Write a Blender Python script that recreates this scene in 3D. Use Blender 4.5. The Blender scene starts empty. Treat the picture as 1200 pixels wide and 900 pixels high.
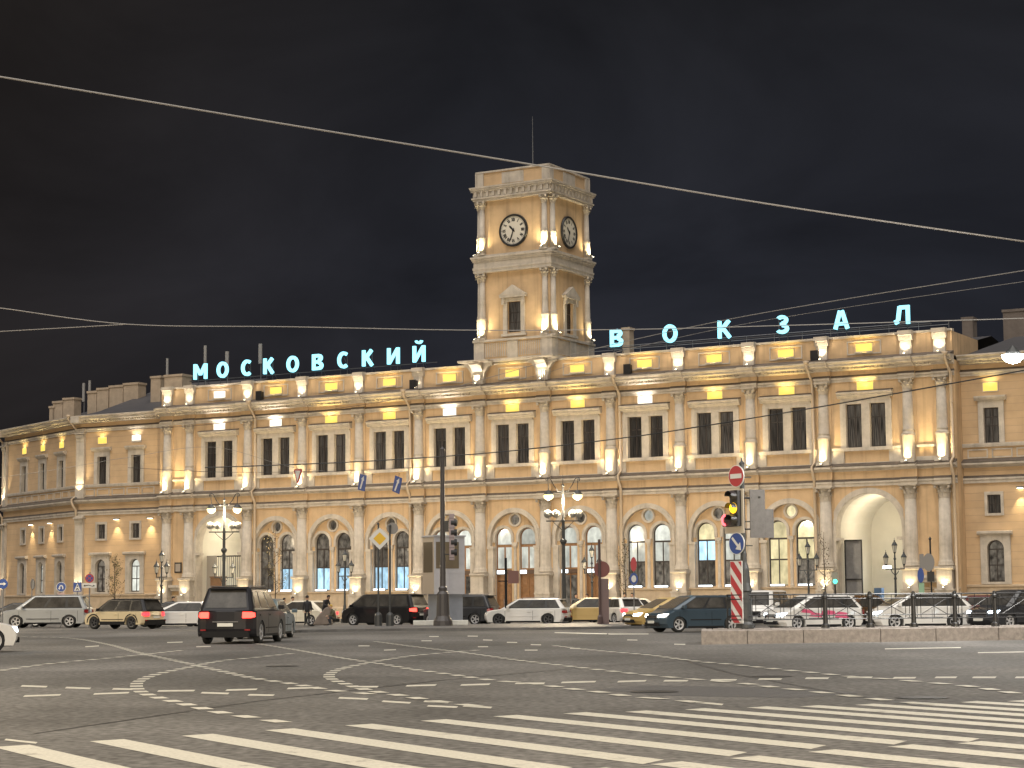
import bpy, bmesh, math, random
from mathutils import Vector, Matrix
from mathutils.geometry import tessellate_polygon
random.seed(7)
PI = math.pi
sc = bpy.context.scene
COL = sc.collection
sc.view_settings.view_transform = 'Standard'
sc.view_settings.look = 'None'
sc.view_settings.exposure = 0.25
sc.view_settings.gamma = 1.0
sc.render.engine = 'CYCLES'
sc.cycles.use_denoising = True
sc.cycles.max_bounces = 5
sc.cycles.diffuse_bounces = 2
sc.cycles.glossy_bounces = 3
sc.cycles.sample_clamp_indirect = 4.0
sc.cycles.use_light_tree = True

# ------------------------------------------------------------ camera (photogrammetry of the photo)
FPX, TH, RO, AZ, CH = 2332.9, math.radians(6.216), math.radians(-0.4342), math.radians(29.93), 1.35
_fw = Vector((0, math.cos(TH), math.sin(TH)))
_up0 = Vector((0, -math.sin(TH), math.cos(TH)))
_rt0 = Vector((1, 0, 0))
_rt = _rt0 * math.cos(RO) + _up0 * math.sin(RO)
_up = _up0 * math.cos(RO) - _rt0 * math.sin(RO)
CAM = Vector((0, 0, CH))
def ray(x, y):
    return _fw * FPX + _rt * (x - 600) + _up * (450 - y)
def G(x, y, z=0.0):                       # point of the ground seen at a place of the photo
    r = ray(x, y); return CAM + r * ((z - CH) / r.z)
def A(x, y, Y):                           # point at a known distance
    r = ray(x, y); return CAM + r * (Y / r.y)
ES = Vector((math.cos(AZ), -math.sin(AZ), 0)); NO = Vector((-math.sin(AZ), -math.cos(AZ), 0))
P0 = A(600, 704, 140.0); P0.z = 0
C0 = 0.18
ORG = P0 + ES * C0                        # middle of the station front at ground level
def F(x, y, d=0.0):                       # facade coordinates (along, height) of a place of the photo
    r = ray(x, y); t = (ORG + NO * d - CAM).dot(NO) / r.dot(NO); p = CAM + r * t
    return (p - ORG).dot(ES), p.z
def WL(x, y, z):                          # facade-local to world
    return ORG + ES * x - NO * y + Vector((0, 0, z))
cam_d = bpy.data.cameras.new('camera'); cam = bpy.data.objects.new('camera', cam_d); COL.objects.link(cam)
cam_d.sensor_width = 36; cam_d.lens = 36 * FPX / 1200; cam_d.clip_start = 0.1; cam_d.clip_end = 3000
m3 = Matrix((_rt, _up, -_fw)).transposed()
cam.matrix_world = Matrix.Translation(CAM) @ m3.to_4x4()
sc.camera = cam

# ------------------------------------------------------------ materials
MATS = {}
def mat(name, col, rough=0.7, metal=0.0, var=0.0, scale=3.0, bump=0.0, bscale=40.0, emit=None, estr=0.0, spec=0.5, coat=0.0, streak=0.0):
    if name in MATS: return MATS[name]
    m = bpy.data.materials.new(name); m.use_nodes = True
    nt = m.node_tree; b = nt.nodes['Principled BSDF']
    b.inputs['Base Color'].default_value = (*col, 1); b.inputs['Roughness'].default_value = rough
    b.inputs['Metallic'].default_value = metal
    b.inputs['Specular IOR Level'].default_value = spec
    if coat: b.inputs['Coat Weight'].default_value = coat; b.inputs['Coat Roughness'].default_value = 0.05
    if emit:
        b.inputs['Emission Color'].default_value = (*emit, 1); b.inputs['Emission Strength'].default_value = estr
    if var or bump or streak:
        tc = nt.nodes.new('ShaderNodeTexCoord')
    if var:
        nz = nt.nodes.new('ShaderNodeTexNoise'); nz.inputs['Scale'].default_value = scale; nz.inputs['Detail'].default_value = 8; nz.inputs['Roughness'].default_value = 0.65
        nt.links.new(tc.outputs['Object'], nz.inputs['Vector'])
        mr = nt.nodes.new('ShaderNodeMapRange'); mr.inputs[1].default_value = 0.3; mr.inputs[2].default_value = 0.7
        mr.inputs[3].default_value = 1 - var; mr.inputs[4].default_value = 1 + var
        nt.links.new(nz.outputs['Fac'], mr.inputs[0])
        mx = nt.nodes.new('ShaderNodeVectorMath'); mx.operation = 'SCALE'; mx.inputs[0].default_value = col
        nt.links.new(mr.outputs[0], mx.inputs['Scale'])
        last = mx.outputs[0]
        if streak:
            mp = nt.nodes.new('ShaderNodeMapping'); mp.inputs['Scale'].default_value = (2.2, 2.2, 0.12)
            nt.links.new(tc.outputs['Object'], mp.inputs[0])
            n2 = nt.nodes.new('ShaderNodeTexNoise'); n2.inputs['Scale'].default_value = 1.3; n2.inputs['Detail'].default_value = 5
            nt.links.new(mp.outputs[0], n2.inputs['Vector'])
            r2 = nt.nodes.new('ShaderNodeMapRange'); r2.inputs[1].default_value = 0.52; r2.inputs[2].default_value = 0.75
            r2.inputs[3].default_value = 1.0; r2.inputs[4].default_value = 1 - streak
            nt.links.new(n2.outputs['Fac'], r2.inputs[0])
            m2 = nt.nodes.new('ShaderNodeVectorMath'); m2.operation = 'SCALE'
            nt.links.new(last, m2.inputs[0]); nt.links.new(r2.outputs[0], m2.inputs['Scale']); last = m2.outputs[0]
        nt.links.new(last, b.inputs['Base Color'])
    if bump:
        bn = nt.nodes.new('ShaderNodeTexNoise'); bn.inputs['Scale'].default_value = bscale; bn.inputs['Detail'].default_value = 4
        nt.links.new(tc.outputs['Object'], bn.inputs['Vector'])
        bp = nt.nodes.new('ShaderNodeBump'); bp.inputs['Strength'].default_value = bump; bp.inputs['Distance'].default_value = 0.02
        nt.links.new(bn.outputs['Fac'], bp.inputs['Height']); nt.links.new(bp.outputs[0], b.inputs['Normal'])
    MATS[name] = m
    return m
def glow(name, col, s):
    if name in MATS: return MATS[name]
    m = bpy.data.materials.new(name); m.use_nodes = True
    b = m.node_tree.nodes['Principled BSDF']
    b.inputs['Base Color'].default_value = (0.02, 0.02, 0.02, 1)
    b.inputs['Emission Color'].default_value = (*col, 1); b.inputs['Emission Strength'].default_value = s
    MATS[name] = m
    return m

WALL = mat('ochre_stucco', (0.55, 0.385, 0.225), 0.9, var=0.15, scale=0.7, bump=0.2, bscale=25, streak=0.26)
TRIM = mat('pale_stone_trim', (0.49, 0.435, 0.365), 0.85, var=0.20, scale=1.6, bump=0.25, bscale=30, streak=0.26)
PLIN = mat('stone_plinth', (0.46, 0.36, 0.25), 0.85, var=0.14, scale=1.8, bump=0.2, bscale=20, streak=0.2)
ROOF = mat('dark_roof_sheet', (0.045, 0.042, 0.045), 0.6, var=0.2, scale=0.8)
LEDGE_SHADE = mat('dark_ledge_shade', (0.105, 0.083, 0.065), 0.8, var=0.3, scale=2.5)  # dark strips stand in for the shade above the ledges
CREAM = mat('cream_plaster', (0.64, 0.60, 0.51), 0.9, var=0.05, scale=0.8)
FRAME = mat('dark_window_frame', (0.035, 0.026, 0.022), 0.5)
WOOD = mat('oak_door', (0.235, 0.115, 0.045), 0.5, var=0.25, scale=4)
PIPE = mat('downpipe_paint', (0.52, 0.41, 0.29), 0.5)
BLK = mat('black_iron', (0.012, 0.012, 0.013), 0.45, var=0.2, scale=6)
GREY = mat('grey_metal', (0.20, 0.20, 0.205), 0.5, metal=0.3, var=0.15, scale=4)
RUST = None
def rusticated():
    m = bpy.data.materials.new('rusticated_stucco'); m.use_nodes = True; nt = m.node_tree; b = nt.nodes['Principled BSDF']
    b.inputs['Roughness'].default_value = 0.9
    tc = nt.nodes.new('ShaderNodeTexCoord'); sp = nt.nodes.new('ShaderNodeSeparateXYZ'); cb = nt.nodes.new('ShaderNodeCombineXYZ')
    nt.links.new(tc.outputs['Object'], sp.inputs[0]); nt.links.new(sp.outputs['X'], cb.inputs['X']); nt.links.new(sp.outputs['Z'], cb.inputs['Y'])
    br = nt.nodes.new('ShaderNodeTexBrick'); br.inputs['Scale'].default_value = 1.0
    br.inputs['Brick Width'].default_value = 30.0; br.inputs['Row Height'].default_value = 0.46; br.inputs['Mortar Size'].default_value = 0.016
    br.inputs['Color1'].default_value = (0.54, 0.375, 0.22, 1); br.inputs['Color2'].default_value = (0.56, 0.395, 0.235, 1); br.inputs['Mortar'].default_value = (0.45, 0.32, 0.20, 1)
    nt.links.new(cb.outputs[0], br.inputs['Vector'])
    nz = nt.nodes.new('ShaderNodeTexNoise'); nz.inputs['Scale'].default_value = 0.8; nz.inputs['Detail'].default_value = 7
    nt.links.new(tc.outputs['Object'], nz.inputs['Vector'])
    mr = nt.nodes.new('ShaderNodeMapRange'); mr.inputs[1].default_value = .3; mr.inputs[2].default_value = .7; mr.inputs[3].default_value = .88; mr.inputs[4].default_value = 1.1
    nt.links.new(nz.outputs['Fac'], mr.inputs[0])
    vm = nt.nodes.new('ShaderNodeVectorMath'); vm.operation = 'SCALE'
    nt.links.new(br.outputs['Color'], vm.inputs[0]); nt.links.new(mr.outputs[0], vm.inputs['Scale']); nt.links.new(vm.outputs[0], b.inputs['Base Color'])
    bp = nt.nodes.new('ShaderNodeBump'); bp.inputs['Strength'].default_value = 0.5; bp.inputs['Distance'].default_value = 0.03; bp.invert = True
    nt.links.new(br.outputs['Fac'], bp.inputs['Height']); nt.links.new(bp.outputs[0], b.inputs['Normal'])
    return m
RUST = rusticated()
def pane_mat(name, base, lit=None, s=0.0, sc_=(0.9, 0.9, 0.5), contrast=0.5, rough=0.06, vary=0.25):
    """window glass: dark glossy pane; a lit one shows an uneven glowing room behind it"""
    if name in MATS: return MATS[name]
    m = bpy.data.materials.new(name); m.use_nodes = True; nt = m.node_tree; b = nt.nodes['Principled BSDF']
    b.inputs['Base Color'].default_value = (*base, 1); b.inputs['Roughness'].default_value = rough; b.inputs['Specular IOR Level'].default_value = 0.45
    if lit:
        tc = nt.nodes.new('ShaderNodeTexCoord'); mp = nt.nodes.new('ShaderNodeMapping'); mp.inputs['Scale'].default_value = sc_
        nt.links.new(tc.outputs['Object'], mp.inputs[0])
        nz = nt.nodes.new('ShaderNodeTexNoise'); nz.inputs['Scale'].default_value = 1.6; nz.inputs['Detail'].default_value = 3
        nt.links.new(mp.outputs[0], nz.inputs['Vector'])
        mr = nt.nodes.new('ShaderNodeMapRange'); mr.inputs[1].default_value = .3; mr.inputs[2].default_value = .7
        mr.inputs[3].default_value = s * (1 - contrast); mr.inputs[4].default_value = s * (1 + contrast)
        nt.links.new(nz.outputs['Fac'], mr.inputs[0])
        oi = nt.nodes.new('ShaderNodeObjectInfo'); rv = nt.nodes.new('ShaderNodeMapRange'); rv.inputs[3].default_value = 1 - vary; rv.inputs[4].default_value = 1 + vary; nt.links.new(oi.outputs['Random'], rv.inputs[0])
        mu = nt.nodes.new('ShaderNodeMath'); mu.operation = 'MULTIPLY'; nt.links.new(mr.outputs[0], mu.inputs[0]); nt.links.new(rv.outputs[0], mu.inputs[1])
        va = nt.nodes.new('ShaderNodeVectorMath'); va.operation = 'ADD'; sc_v = nt.nodes.new('ShaderNodeVectorMath'); sc_v.operation = 'SCALE'; sc_v.inputs[0].default_value = (7, 3, 5); nt.links.new(oi.outputs['Random'], sc_v.inputs['Scale']); nt.links.new(mp.outputs[0], va.inputs[0]); nt.links.new(sc_v.outputs[0], va.inputs[1]); nt.links.new(va.outputs[0], nz.inputs['Vector'])
        b.inputs['Emission Color'].default_value = (*lit, 1); nt.links.new(mu.outputs[0], b.inputs['Emission Strength'])
    MATS[name] = m
    return m
DARKPANE = pane_mat('dark_glass', (0.012, 0.011, 0.011), (0.42, 0.35, 0.27), 0.085, (9.0, 3.0, 0.5), 0.95, vary=0.8)  # faint striped glow painted in so unlit panes look curtained
UPPANE = pane_mat('dim_glass', (0.03, 0.028, 0.026), (0.66, 0.57, 0.45), 0.15, (2.6, 2.0, 1.6), 0.9, vary=0.6)
BLUEPANE = pane_mat('blue_white_lit_glass', (0.05, 0.06, 0.07), (0.48, 0.78, 1.0), 0.95, (2.5, 1.5, .9), 0.4, vary=0.3)
GREYPANE = pane_mat('grey_lit_glass', (0.05, 0.05, 0.05), (0.80, 0.82, 0.72), 0.60, (1.4, 1.0, .8), 0.35, vary=0.35)
WARMPANE = pane_mat('warm_lit_glass', (0.06, 0.05, 0.03), (1.0, 0.87, 0.50), 0.72, (1.4, 1.0, .9), 0.3, vary=0.3)
CARGLASS = mat('car_glass', (0.050, 0.047, 0.043), 0.10, spec=0.22, var=.5, scale=1.6)
YLITWALL = glow('yellow_lit_wall', (1.0, 0.66, 0.12), 1.12)  # glow stands in for wall lit from the ledge below
WLITWALL = glow('white_lit_wall', (1.0, 0.93, 0.78), 1.5)
LEDBAR = glow('white_led_bar', (0.85, 0.95, 1.0), 3.5)
LENS = glow('warm_lamp_lens', (1.0, 0.86, 0.58), 8.0)
LETTER = glow('cyan_white_neon', (0.31, 0.84, 1.0), 1.7)
SODIUM = glow('street_lamp_lens', (1.0, 0.72, 0.30), 2.8)
WHITELAMP = glow('white_lamp_lens', (1.0, 0.98, 0.92), 25.0)

# ------------------------------------------------------------ mesh builder
class MB:
    def __init__(s, M=None): s.v = []; s.f = []; s.mi = []; s.m = 0; s.M = M; s.sm = []; s.smooth = False
    def add(s, vs, fs):
        o = len(s.v); s.v += [tuple(v) for v in vs]
        for f in fs: s.f.append(tuple(i + o for i in f)); s.mi.append(s.m); s.sm.append(s.smooth)
    def box(s, x0, x1, y0, y1, z0, z1):
        s.add([(x0,y0,z0),(x1,y0,z0),(x1,y1,z0),(x0,y1,z0),(x0,y0,z1),(x1,y0,z1),(x1,y1,z1),(x0,y1,z1)],
              [(0,3,2,1),(4,5,6,7),(0,1,5,4),(1,2,6,5),(2,3,7,6),(3,0,4,7)])
    def prof_x(s, prof, x0, x1):               # profile of (y,z), extruded along x
        n = len(prof); vs = [(x0, y, z) for y, z in prof] + [(x1, y, z) for y, z in prof]
        fs = [(i, (i+1) % n, n + (i+1) % n, n + i) for i in range(n)] + [tuple(range(n-1, -1, -1)), tuple(range(n, 2*n))]
        s.add(vs, fs)
    def prof_y(s, prof, y0, y1):               # profile of (x,z), extruded along y
        n = len(prof); vs = [(x, y0, z) for x, z in prof] + [(x, y1, z) for x, z in prof]
        fs = [((i+1) % n, i, n + i, n + (i+1) % n) for i in range(n)] + [tuple(range(n)), tuple(range(2*n-1, n-1, -1))]
        s.add(vs, fs)
    def lathe(s, prof, c=(0,0,0), n=12, a0=0.0, a1=2*PI, axis='z'):
        full = abs(a1 - a0 - 2*PI) < 1e-6; k = n if full else n + 1
        vs = []
        for i in range(k):
            t = a0 + (a1 - a0) * i / n; ca, sa = math.cos(t), math.sin(t)
            for r, z in prof:
                if axis == 'z': p = (c[0] + r*ca, c[1] + r*sa, c[2] + z)
                elif axis == 'y': p = (c[0] + r*ca, c[1] + z, c[2] - r*sa)
                else: p = (c[0] + z, c[1] + r*ca, c[2] + r*sa)
                vs.append(p)
        m = len(prof); fs = []
        for i in range(n):
            a, b = i * m, ((i + 1) % k) * m
            for j in range(m - 1): fs.append((a+j, b+j, b+j+1, a+j+1))
        if full:
            if prof[0][0] > 1e-4 and axis == 'z' and abs(prof[0][1]-prof[1][1]) > 1e-5: fs.append(tuple(i*m for i in range(k-1, -1, -1)))
            if prof[-1][0] > 1e-4 and axis == 'z' and abs(prof[-1][1]-prof[-2][1]) > 1e-5: fs.append(tuple(i*m + m - 1 for i in range(k)))
        s.add(vs, fs)
    def tube(s, pts, r, n=6, r1=None):
        pts = [Vector(p) for p in pts]; N = len(pts); vs = []; fs = []
        for i, p in enumerate(pts):
            d = (pts[min(i+1, N-1)] - pts[max(i-1, 0)]).normalized()
            u = d.cross(Vector((0,0,1)) if abs(d.z) < 0.9 else Vector((1,0,0))).normalized(); w = d.cross(u)
            rr = r if r1 is None else r + (r1 - r) * i / (N - 1)
            for k in range(n):
                t = 2*PI*k/n; vs.append(p + u*(rr*math.cos(t)) + w*(rr*math.sin(t)))
        for i in range(N-1):
            for k in range(n): fs.append((i*n+k, i*n+(k+1)%n, (i+1)*n+(k+1)%n, (i+1)*n+k))
        fs.append(tuple(range(n-1, -1, -1))); fs.append(tuple((N-1)*n+k for k in range(n)))
        s.add(vs, fs)
    def sphere(s, c, r, n=10, sz=1.0):
        prof = [(r*math.sin(PI*i/6), -r*sz*math.cos(PI*i/6)) for i in range(7)]
        s.lathe([(max(a, 0.0), z) for a, z in prof], c, n)
    def panel(s, outer, holes, y, depth=0.0, side=None):   # wall sheet in xz at y, facing -y, with holes and reveals
        loops = [[Vector((x, 0, z)) for x, z in outer]] + [[Vector((x, 0, z)) for x, z in h] for h in holes]
        flat = [p for l in loops for p in l]
        tr = tessellate_polygon(loops)
        fs = []
        for t in tr:
            a, b, c = (flat[i] for i in t)
            cr = (b.x-a.x)*(c.z-a.z) - (b.z-a.z)*(c.x-a.x)
            fs.append(t if cr > 0 else (t[0], t[2], t[1]))
        s.add([(p.x, y, p.z) for p in flat], fs)
        if depth:
            m0 = s.m
            if side is not None: s.m = side
            for h in holes:
                n = len(h); s.add([(x, y, z) for x, z in h] + [(x, y+depth, z) for x, z in h], [(i, (i+1) % n, n+(i+1) % n, n+i) for i in range(n)])
            s.m = m0
    def arch_band(s, cx, cz, r0, r1, y0, y1, zb, n=20):
        P = [(r0, r1, zb)]
        ring = []
        inn = [(cx - r0, zb)] + [(cx - r0*math.cos(PI*i/n), cz + r0*math.sin(PI*i/n)) for i in range(n+1)] + [(cx + r0, zb)]
        out = [(cx - r1, zb)] + [(cx - r1*math.cos(PI*i/n), cz + r1*math.sin(PI*i/n)) for i in range(n+1)] + [(cx + r1, zb)]
        k = len(inn)
        vs = [(x, y0, z) for x, z in inn] + [(x, y0, z) for x, z in out] + [(x, y1, z) for x, z in inn] + [(x, y1, z) for x, z in out]
        fs = []
        for i in range(k-1):
            fs.append((i, i+1, k+i+1, k+i)); fs.append((k+i, k+i+1, 3*k+i+1, 3*k+i)); fs.append((i+1, i, 2*k+i, 2*k+i+1))
        fs.append((0, k, 3*k, 2*k)); fs.append((k-1, 2*k+k-1, 4*k-1, 2*k-1))
        s.add(vs, fs)
    def data(s, name, mats):
        me = bpy.data.meshes.new(name)
        vs = [tuple(s.M @ Vector(v)) for v in s.v] if s.M is not None else s.v
        me.from_pydata(vs, [], s.f)
        for m in (mats if isinstance(mats, (list, tuple)) else [mats]): me.materials.append(m)
        me.polygons.foreach_set('material_index', s.mi); me.polygons.foreach_set('use_smooth', s.sm)
        me.update(); return me
    def build(s, name, mats, parent=None, loc=None, rz=0.0):
        return link(name, s.data(name, mats), parent, loc, rz)
def link(name, me, parent=None, loc=None, rz=0.0):
    o = bpy.data.objects.new(name, me); COL.objects.link(o)
    if loc is not None: o.location = loc
    if rz: o.rotation_euler = (0, 0, rz)
    if parent is not None: o.parent = parent
    return o
def tag(o, label=None, cat=None, group=None, kind=None):
    if label: o['label'] = label
    if cat: o['category'] = cat
    if group: o['group'] = group
    if kind: o['kind'] = kind
    return o
def thing(name, label, cat, loc=(0,0,0), rz=0.0, group=None):
    o = bpy.data.objects.new(name, None); COL.objects.link(o); o.location = loc; o.rotation_euler = (0,0,rz)
    o.empty_display_size = 0.2
    return tag(o, label, cat, group)
def kids(o): return [c for c in ALLK.get(o.name, [])]
def dup(root, loc, rz, label=None, group=None):
    r = root.copy(); COL.objects.link(r); r.location = loc; r.rotation_euler = (0,0,rz)
    if label: r['label'] = label
    if group: r['group'] = group
    for ch in list(root.children):
        c = ch.copy(); COL.objects.link(c); c.parent = r
        for g in list(ch.children):
            d = g.copy(); COL.objects.link(d); d.parent = c
    return r
def bevel(o, w, seg=2):
    b = o.modifiers.new('bevel', 'BEVEL'); b.width = w; b.segments = seg; b.limit_method = 'ANGLE'; b.angle_limit = math.radians(35); return o
LD = {}
def spot(loc, to, W, deg, col=(1.0, 0.85, 0.58), blend=0.8, r=0.04, key=None):
    W = round(W*random.uniform(.75, 1.25)/W*10)/10*W
    k = key or ('s', W, deg, col, blend, r)
    if k not in LD:
        d = bpy.data.lights.new('lamp_beam', 'SPOT'); d.energy = W; d.color = col; d.spot_size = math.radians(deg); d.spot_blend = blend; d.shadow_soft_size = r; LD[k] = d
    o = bpy.data.objects.new('lamp_beam', LD[k]); COL.objects.link(o); o.location = loc
    o.rotation_euler = (Vector(to) - Vector(loc)).to_track_quat('-Z', 'Y').to_euler(); return o
def point(loc, W, col, r=0.15):
    k = ('p', W, col, r)
    if k not in LD:
        d = bpy.data.lights.new('lamp_light', 'POINT'); d.energy = W; d.color = col; d.shadow_soft_size = r; LD[k] = d
    o = bpy.data.objects.new('lamp_light', LD[k]); COL.objects.link(o); o.location = loc; return o
# ------------------------------------------------------------ the station building
RZ = -AZ
HALF = [2.63, 7.8, 13.0, 18.15, 23.25, 28.9, 31.1]
COLX = sorted([-h for h in HALF] + HALF)
BAYS = [(-HALF[5]-HALF[4])/2] + [(COLX[i]+COLX[i+1])/2 for i in range(2, 11)] + [(HALF[5]+HALF[4])/2]   # 11 bays
DOORB = (4, 5, 6)
st = thing('station_building', 'long two storey ochre railway station front with pale columns, arched windows and floodlit cornice', 'building', ORG, RZ)
def arch(cx, cz, r, zb, n=16, rev=False):
    p = [(cx - r, zb)] + [(cx - r*math.cos(PI*i/n), cz + r*math.sin(PI*i/n)) for i in range(n+1)] + [(cx + r, zb)]
    q = []
    for a in p:
        if not q or (abs(a[0]-q[-1][0]) + abs(a[1]-q[-1][1])) > 1e-5: q.append(a)
    return q
def circ(cx, cz, r, n=16): return [(cx + r*math.cos(2*PI*i/n), cz + r*math.sin(2*PI*i/n)) for i in range(n)]
XE = 31.95
ACZ, AR = 5.65, 1.86
# lower wall: outer sheet with the big arches, inner sheet with the paired openings
w = MB(); w.m = 0
edges = [-XE] + [(-HALF[5])] + [c for c in COLX[2:12]] + [HALF[5], XE]
xs = [-XE, -HALF[5], -HALF[4]] + COLX[3:11] + [HALF[4], HALF[5], XE]
xs = sorted(set(round(x, 3) for x in xs))
def bay_at(a, b):
    for i, c in enumerate(BAYS):
        if a < c < b: return i
    return None
for a, b in zip(xs[:-1], xs[1:]):
    i = bay_at(a, b)
    rect = [(a, 0.0), (b, 0.0), (b, 8.46), (a, 8.46)]
    if i is None: w.panel(rect, [], 0.0); continue
    c = BAYS[i]
    if i in (0, 10): w.panel(rect, [arch(c, 5.8, 2.2, 0.02)], 0.0, 0.8, 1)
    else:
        zb = 0.02 if i in DOORB else 2.0
        w.panel(rect, [arch(c, ACZ, AR, zb)], 0.0, 0.22, 1)
        holes = [arch(c + s*0.965, 5.78, 0.665, 2.2 if i not in DOORB else 0.03) for s in (-1, 1)] + [circ(c, 7.02, 0.37)]
        w.panel([(c-2.0, -0.02 if i in DOORB else 1.9), (c+2.0, -0.02 if i in DOORB else 1.9), (c+2.0, 7.6), (c-2.0, 7.6)], holes, 0.22, 0.38, 1)
# end returns
for sx in (-1, 1):
    x = sx*XE; w.add([(x,0,0),(x,6,0),(x,6,16.2),(x,0,16.2)], [(0,1,2,3) if sx > 0 else (3,2,1,0)])
w.build('lower_wall', [WALL, TRIM], st)
# plinth bands under windows
for a, b in zip(xs[:-1], xs[1:]):
    i = bay_at(a, b); p = MB()
    if i is None: p.prof_x([(-0.02,0.0),(-0.16,0.0),(-0.16,0.9),(-0.08,1.0),(-0.08,1.85),(-0.14,1.9),(-0.14,2.0),(-0.02,2.0)], a+0.46, b-0.46 if abs(b) < XE else b-0.0)
    elif i in DOORB or i in (0, 10): pass
    else:
        p.prof_x([(-0.02,0.0),(-0.16,0.0),(-0.16,0.9),(-0.08,1.0),(-0.08,1.98),(-0.16,2.02),(-0.16,2.12),(0.2,2.12),(0.2,2.01),(-0.02,1.99)], a+0.46, b-0.46)
    if p.v: p.build('plinth', PLIN, st)
# archivolts, imposts, colonnettes
ar = MB()
for i, c in enumerate(BAYS):
    if i in (0, 10):
        ar.arch_band(c, 5.8, 2.2, 2.42, -0.09, 0.02, 0.0); ar.arch_band(c, 5.8, 2.42, 2.56, -0.05, 0.01, 5.2)
        for s in (-1, 1): ar.box(c+s*2.2-0.34*(s > 0)-0.0, c+s*2.2+0.34*(s < 0)+0.0, -0.13, 0.5, 5.02, 5.2)
        continue
    zb = 0.0 if i in DOORB else 2.12
    ar.arch_band(c, ACZ, AR+0.003, 2.06, -0.10, 0.01, 5.15); ar.arch_band(c, ACZ, 2.06, 2.2, -0.06, 0.012, 5.15)
    for s in (-1, 1):
        ar.arch_band(c+s*0.965, 5.78, 0.668, 0.86, 0.13, 0.215, 5.45)
        ar.box(c+s*1.63-0.0 if s < 0 else c+1.66, c-1.66 if s < 0 else c+1.63+0.03+0.19, 0.10, 0.216, zb, 5.2) if False else None
        x0, x1 = sorted((c+s*1.66, c+s*2.08))
        ar.box(x0, x1, -0.06, 0.2, zb, 5.0); ar.box(x0-0.05, x1+0.05, -0.12, 0.26, 5.003, 5.17)
    ar.lathe([(0.15, zb+0.0), (0.15, zb+0.12), (0.115, zb+0.2), (0.105, 5.0), (0.14, 5.05), (0.17, 5.2)], (c, 0.2, 0.0), 12)
    ar.box(c-0.2, c+0.2, 0.05, 0.3, 5.203, 5.42)
    ar.lathe([(0.37, -0.06), (0.37, -0.06), (0.5, -0.06), (0.5, 0.02)], (c, 0.2, 7.02), 18, axis='y')
ar.build('arch_moulding', TRIM, st)
# entablature between floors, broken forward over each column
def entab(mb, prof, px, x0=-XE, x1=XE, wd=0.55, ext=0.26, cols=COLX):
    mb.prof_x(prof, x0, x1)
    for c in cols:
        mb.prof_x([(y - ext if y < 0 else y - 0.02, z + (0.004 if k % 2 else 0.003)) for k, (y, z) in enumerate(prof)], max(c-wd, x0-0.2), min(c+wd, x1+0.2))
e = MB()
lowarch = [(0.0,8.45),(-0.10,8.45),(-0.10,8.62),(-0.16,8.66),(-0.16,8.78),(0.0,8.78)]
entab(e, lowarch, 0)
entab(e, [(0.0,9.42),(-0.12,9.42),(-0.2,9.5),(-0.34,9.56),(-0.4,9.6),(-0.4,9.72),(-0.12,9.82),(0.0,9.82)], 0)
e.build('string_course', TRIM, st)
e = MB(); entab(e, [(0.0,9.83),(-.11,9.83),(-.41,9.716),(-.415,9.76),(0.0,9.98)], 0); e.build('ledge_shade_strip', LEDGE_SHADE, st)  # dark sloped strip shaped as the shade above the ledge
e = MB(); entab(e, [(0.0,8.785),(-.172,8.783),(-.174,8.81),(-.052,8.93),(0.0,8.93)], 0); e.build('ledge_shade_strip', LEDGE_SHADE, st)
e = MB(); entab(e, [(0.0,8.78),(-0.05,8.78),(-0.05,9.42),(0.0,9.42)], 0); e.build('lower_frieze', WALL, st)
# upper wall with window openings
w = MB()
wins = []
for a, b in zip(xs[:-1], xs[1:]):
    i = bay_at(a, b); rect = [(a, 8.46), (b, 8.46), (b, 16.0), (a, 16.0)]
    hs = []
    if i is not None:
        for s in (-1, 1):
            x0 = BAYS[i] + s*0.8 - 0.525; hs.append([(x0, 10.95), (x0+1.05, 10.95), (x0+1.05, 13.75), (x0, 13.75)]); wins.append(BAYS[i] + s*0.8)
    w.panel(rect, hs, 0.0, 0.32, 1)
w.build('upper_wall', [WALL, TRIM], st)
# pedestal band with recessed panels
e = MB()
for i, c in enumerate(BAYS):
    hw = 2.6 if i not in (0, 10) else 2.8
    hw -= 0.42
    e.box(c-hw, c+hw, -0.13, -0.002, 10.78, 10.94); e.box(c-hw, c+hw, -0.07, -0.002, 9.83, 9.98)
    for x0, x1 in ((c-hw, c-1.75), (c+1.75, c+hw)): e.box(x0, x1, -0.07, -0.002, 9.983, 10.777)
    e.box(c-1.75, c-1.5, -0.09, -0.002, 9.984, 10.776); e.box(c+1.5, c+1.75, -0.09, -0.002, 9.984, 10.776)
for c in (-30.0, 30.0): e.box(c-0.66, c+0.66, -0.13, -0.002, 10.78, 10.94); e.box(c-0.66, c+0.66, -0.07, -0.002, 9.83, 10.2)
e.build('pedestal_band', TRIM, st)
# upper entablature
e = MB()
entab(e, [(0.0,15.2),(-0.09,15.2),(-0.09,15.34),(-0.16,15.37),(-0.16,15.48),(0.0,15.5)], 0)
cor = [(0.0,15.92),(-0.12,15.92),(-0.2,16.0),(-0.28,16.0),(-0.28,16.12),(-0.62,16.14),(-0.72,16.2),(-0.72,16.3),(-0.86,16.42),(-0.86,16.5),(0.0,16.54)]
entab(e, cor, 0, ext=0.22)
x = -XE + 0.1
while x < XE: e.box(x, x+0.13, -0.42, -0.281, 16.0, 16.137); x += 0.26
e.build('cornice', TRIM, st)
e = MB(); entab(e, [(0.0,15.505),(-.172,15.483),(-.174,15.51),(-.052,15.63),(0.0,15.63)], 0); e.build('ledge_shade_strip', LEDGE_SHADE, st)
e = MB(); entab(e, [(0.0,16.56),(-.865,16.503),(-.87,16.53),(0.0,16.78)], 0, ext=0.22); e.build('ledge_shade_strip', LEDGE_SHADE, st)
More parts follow.
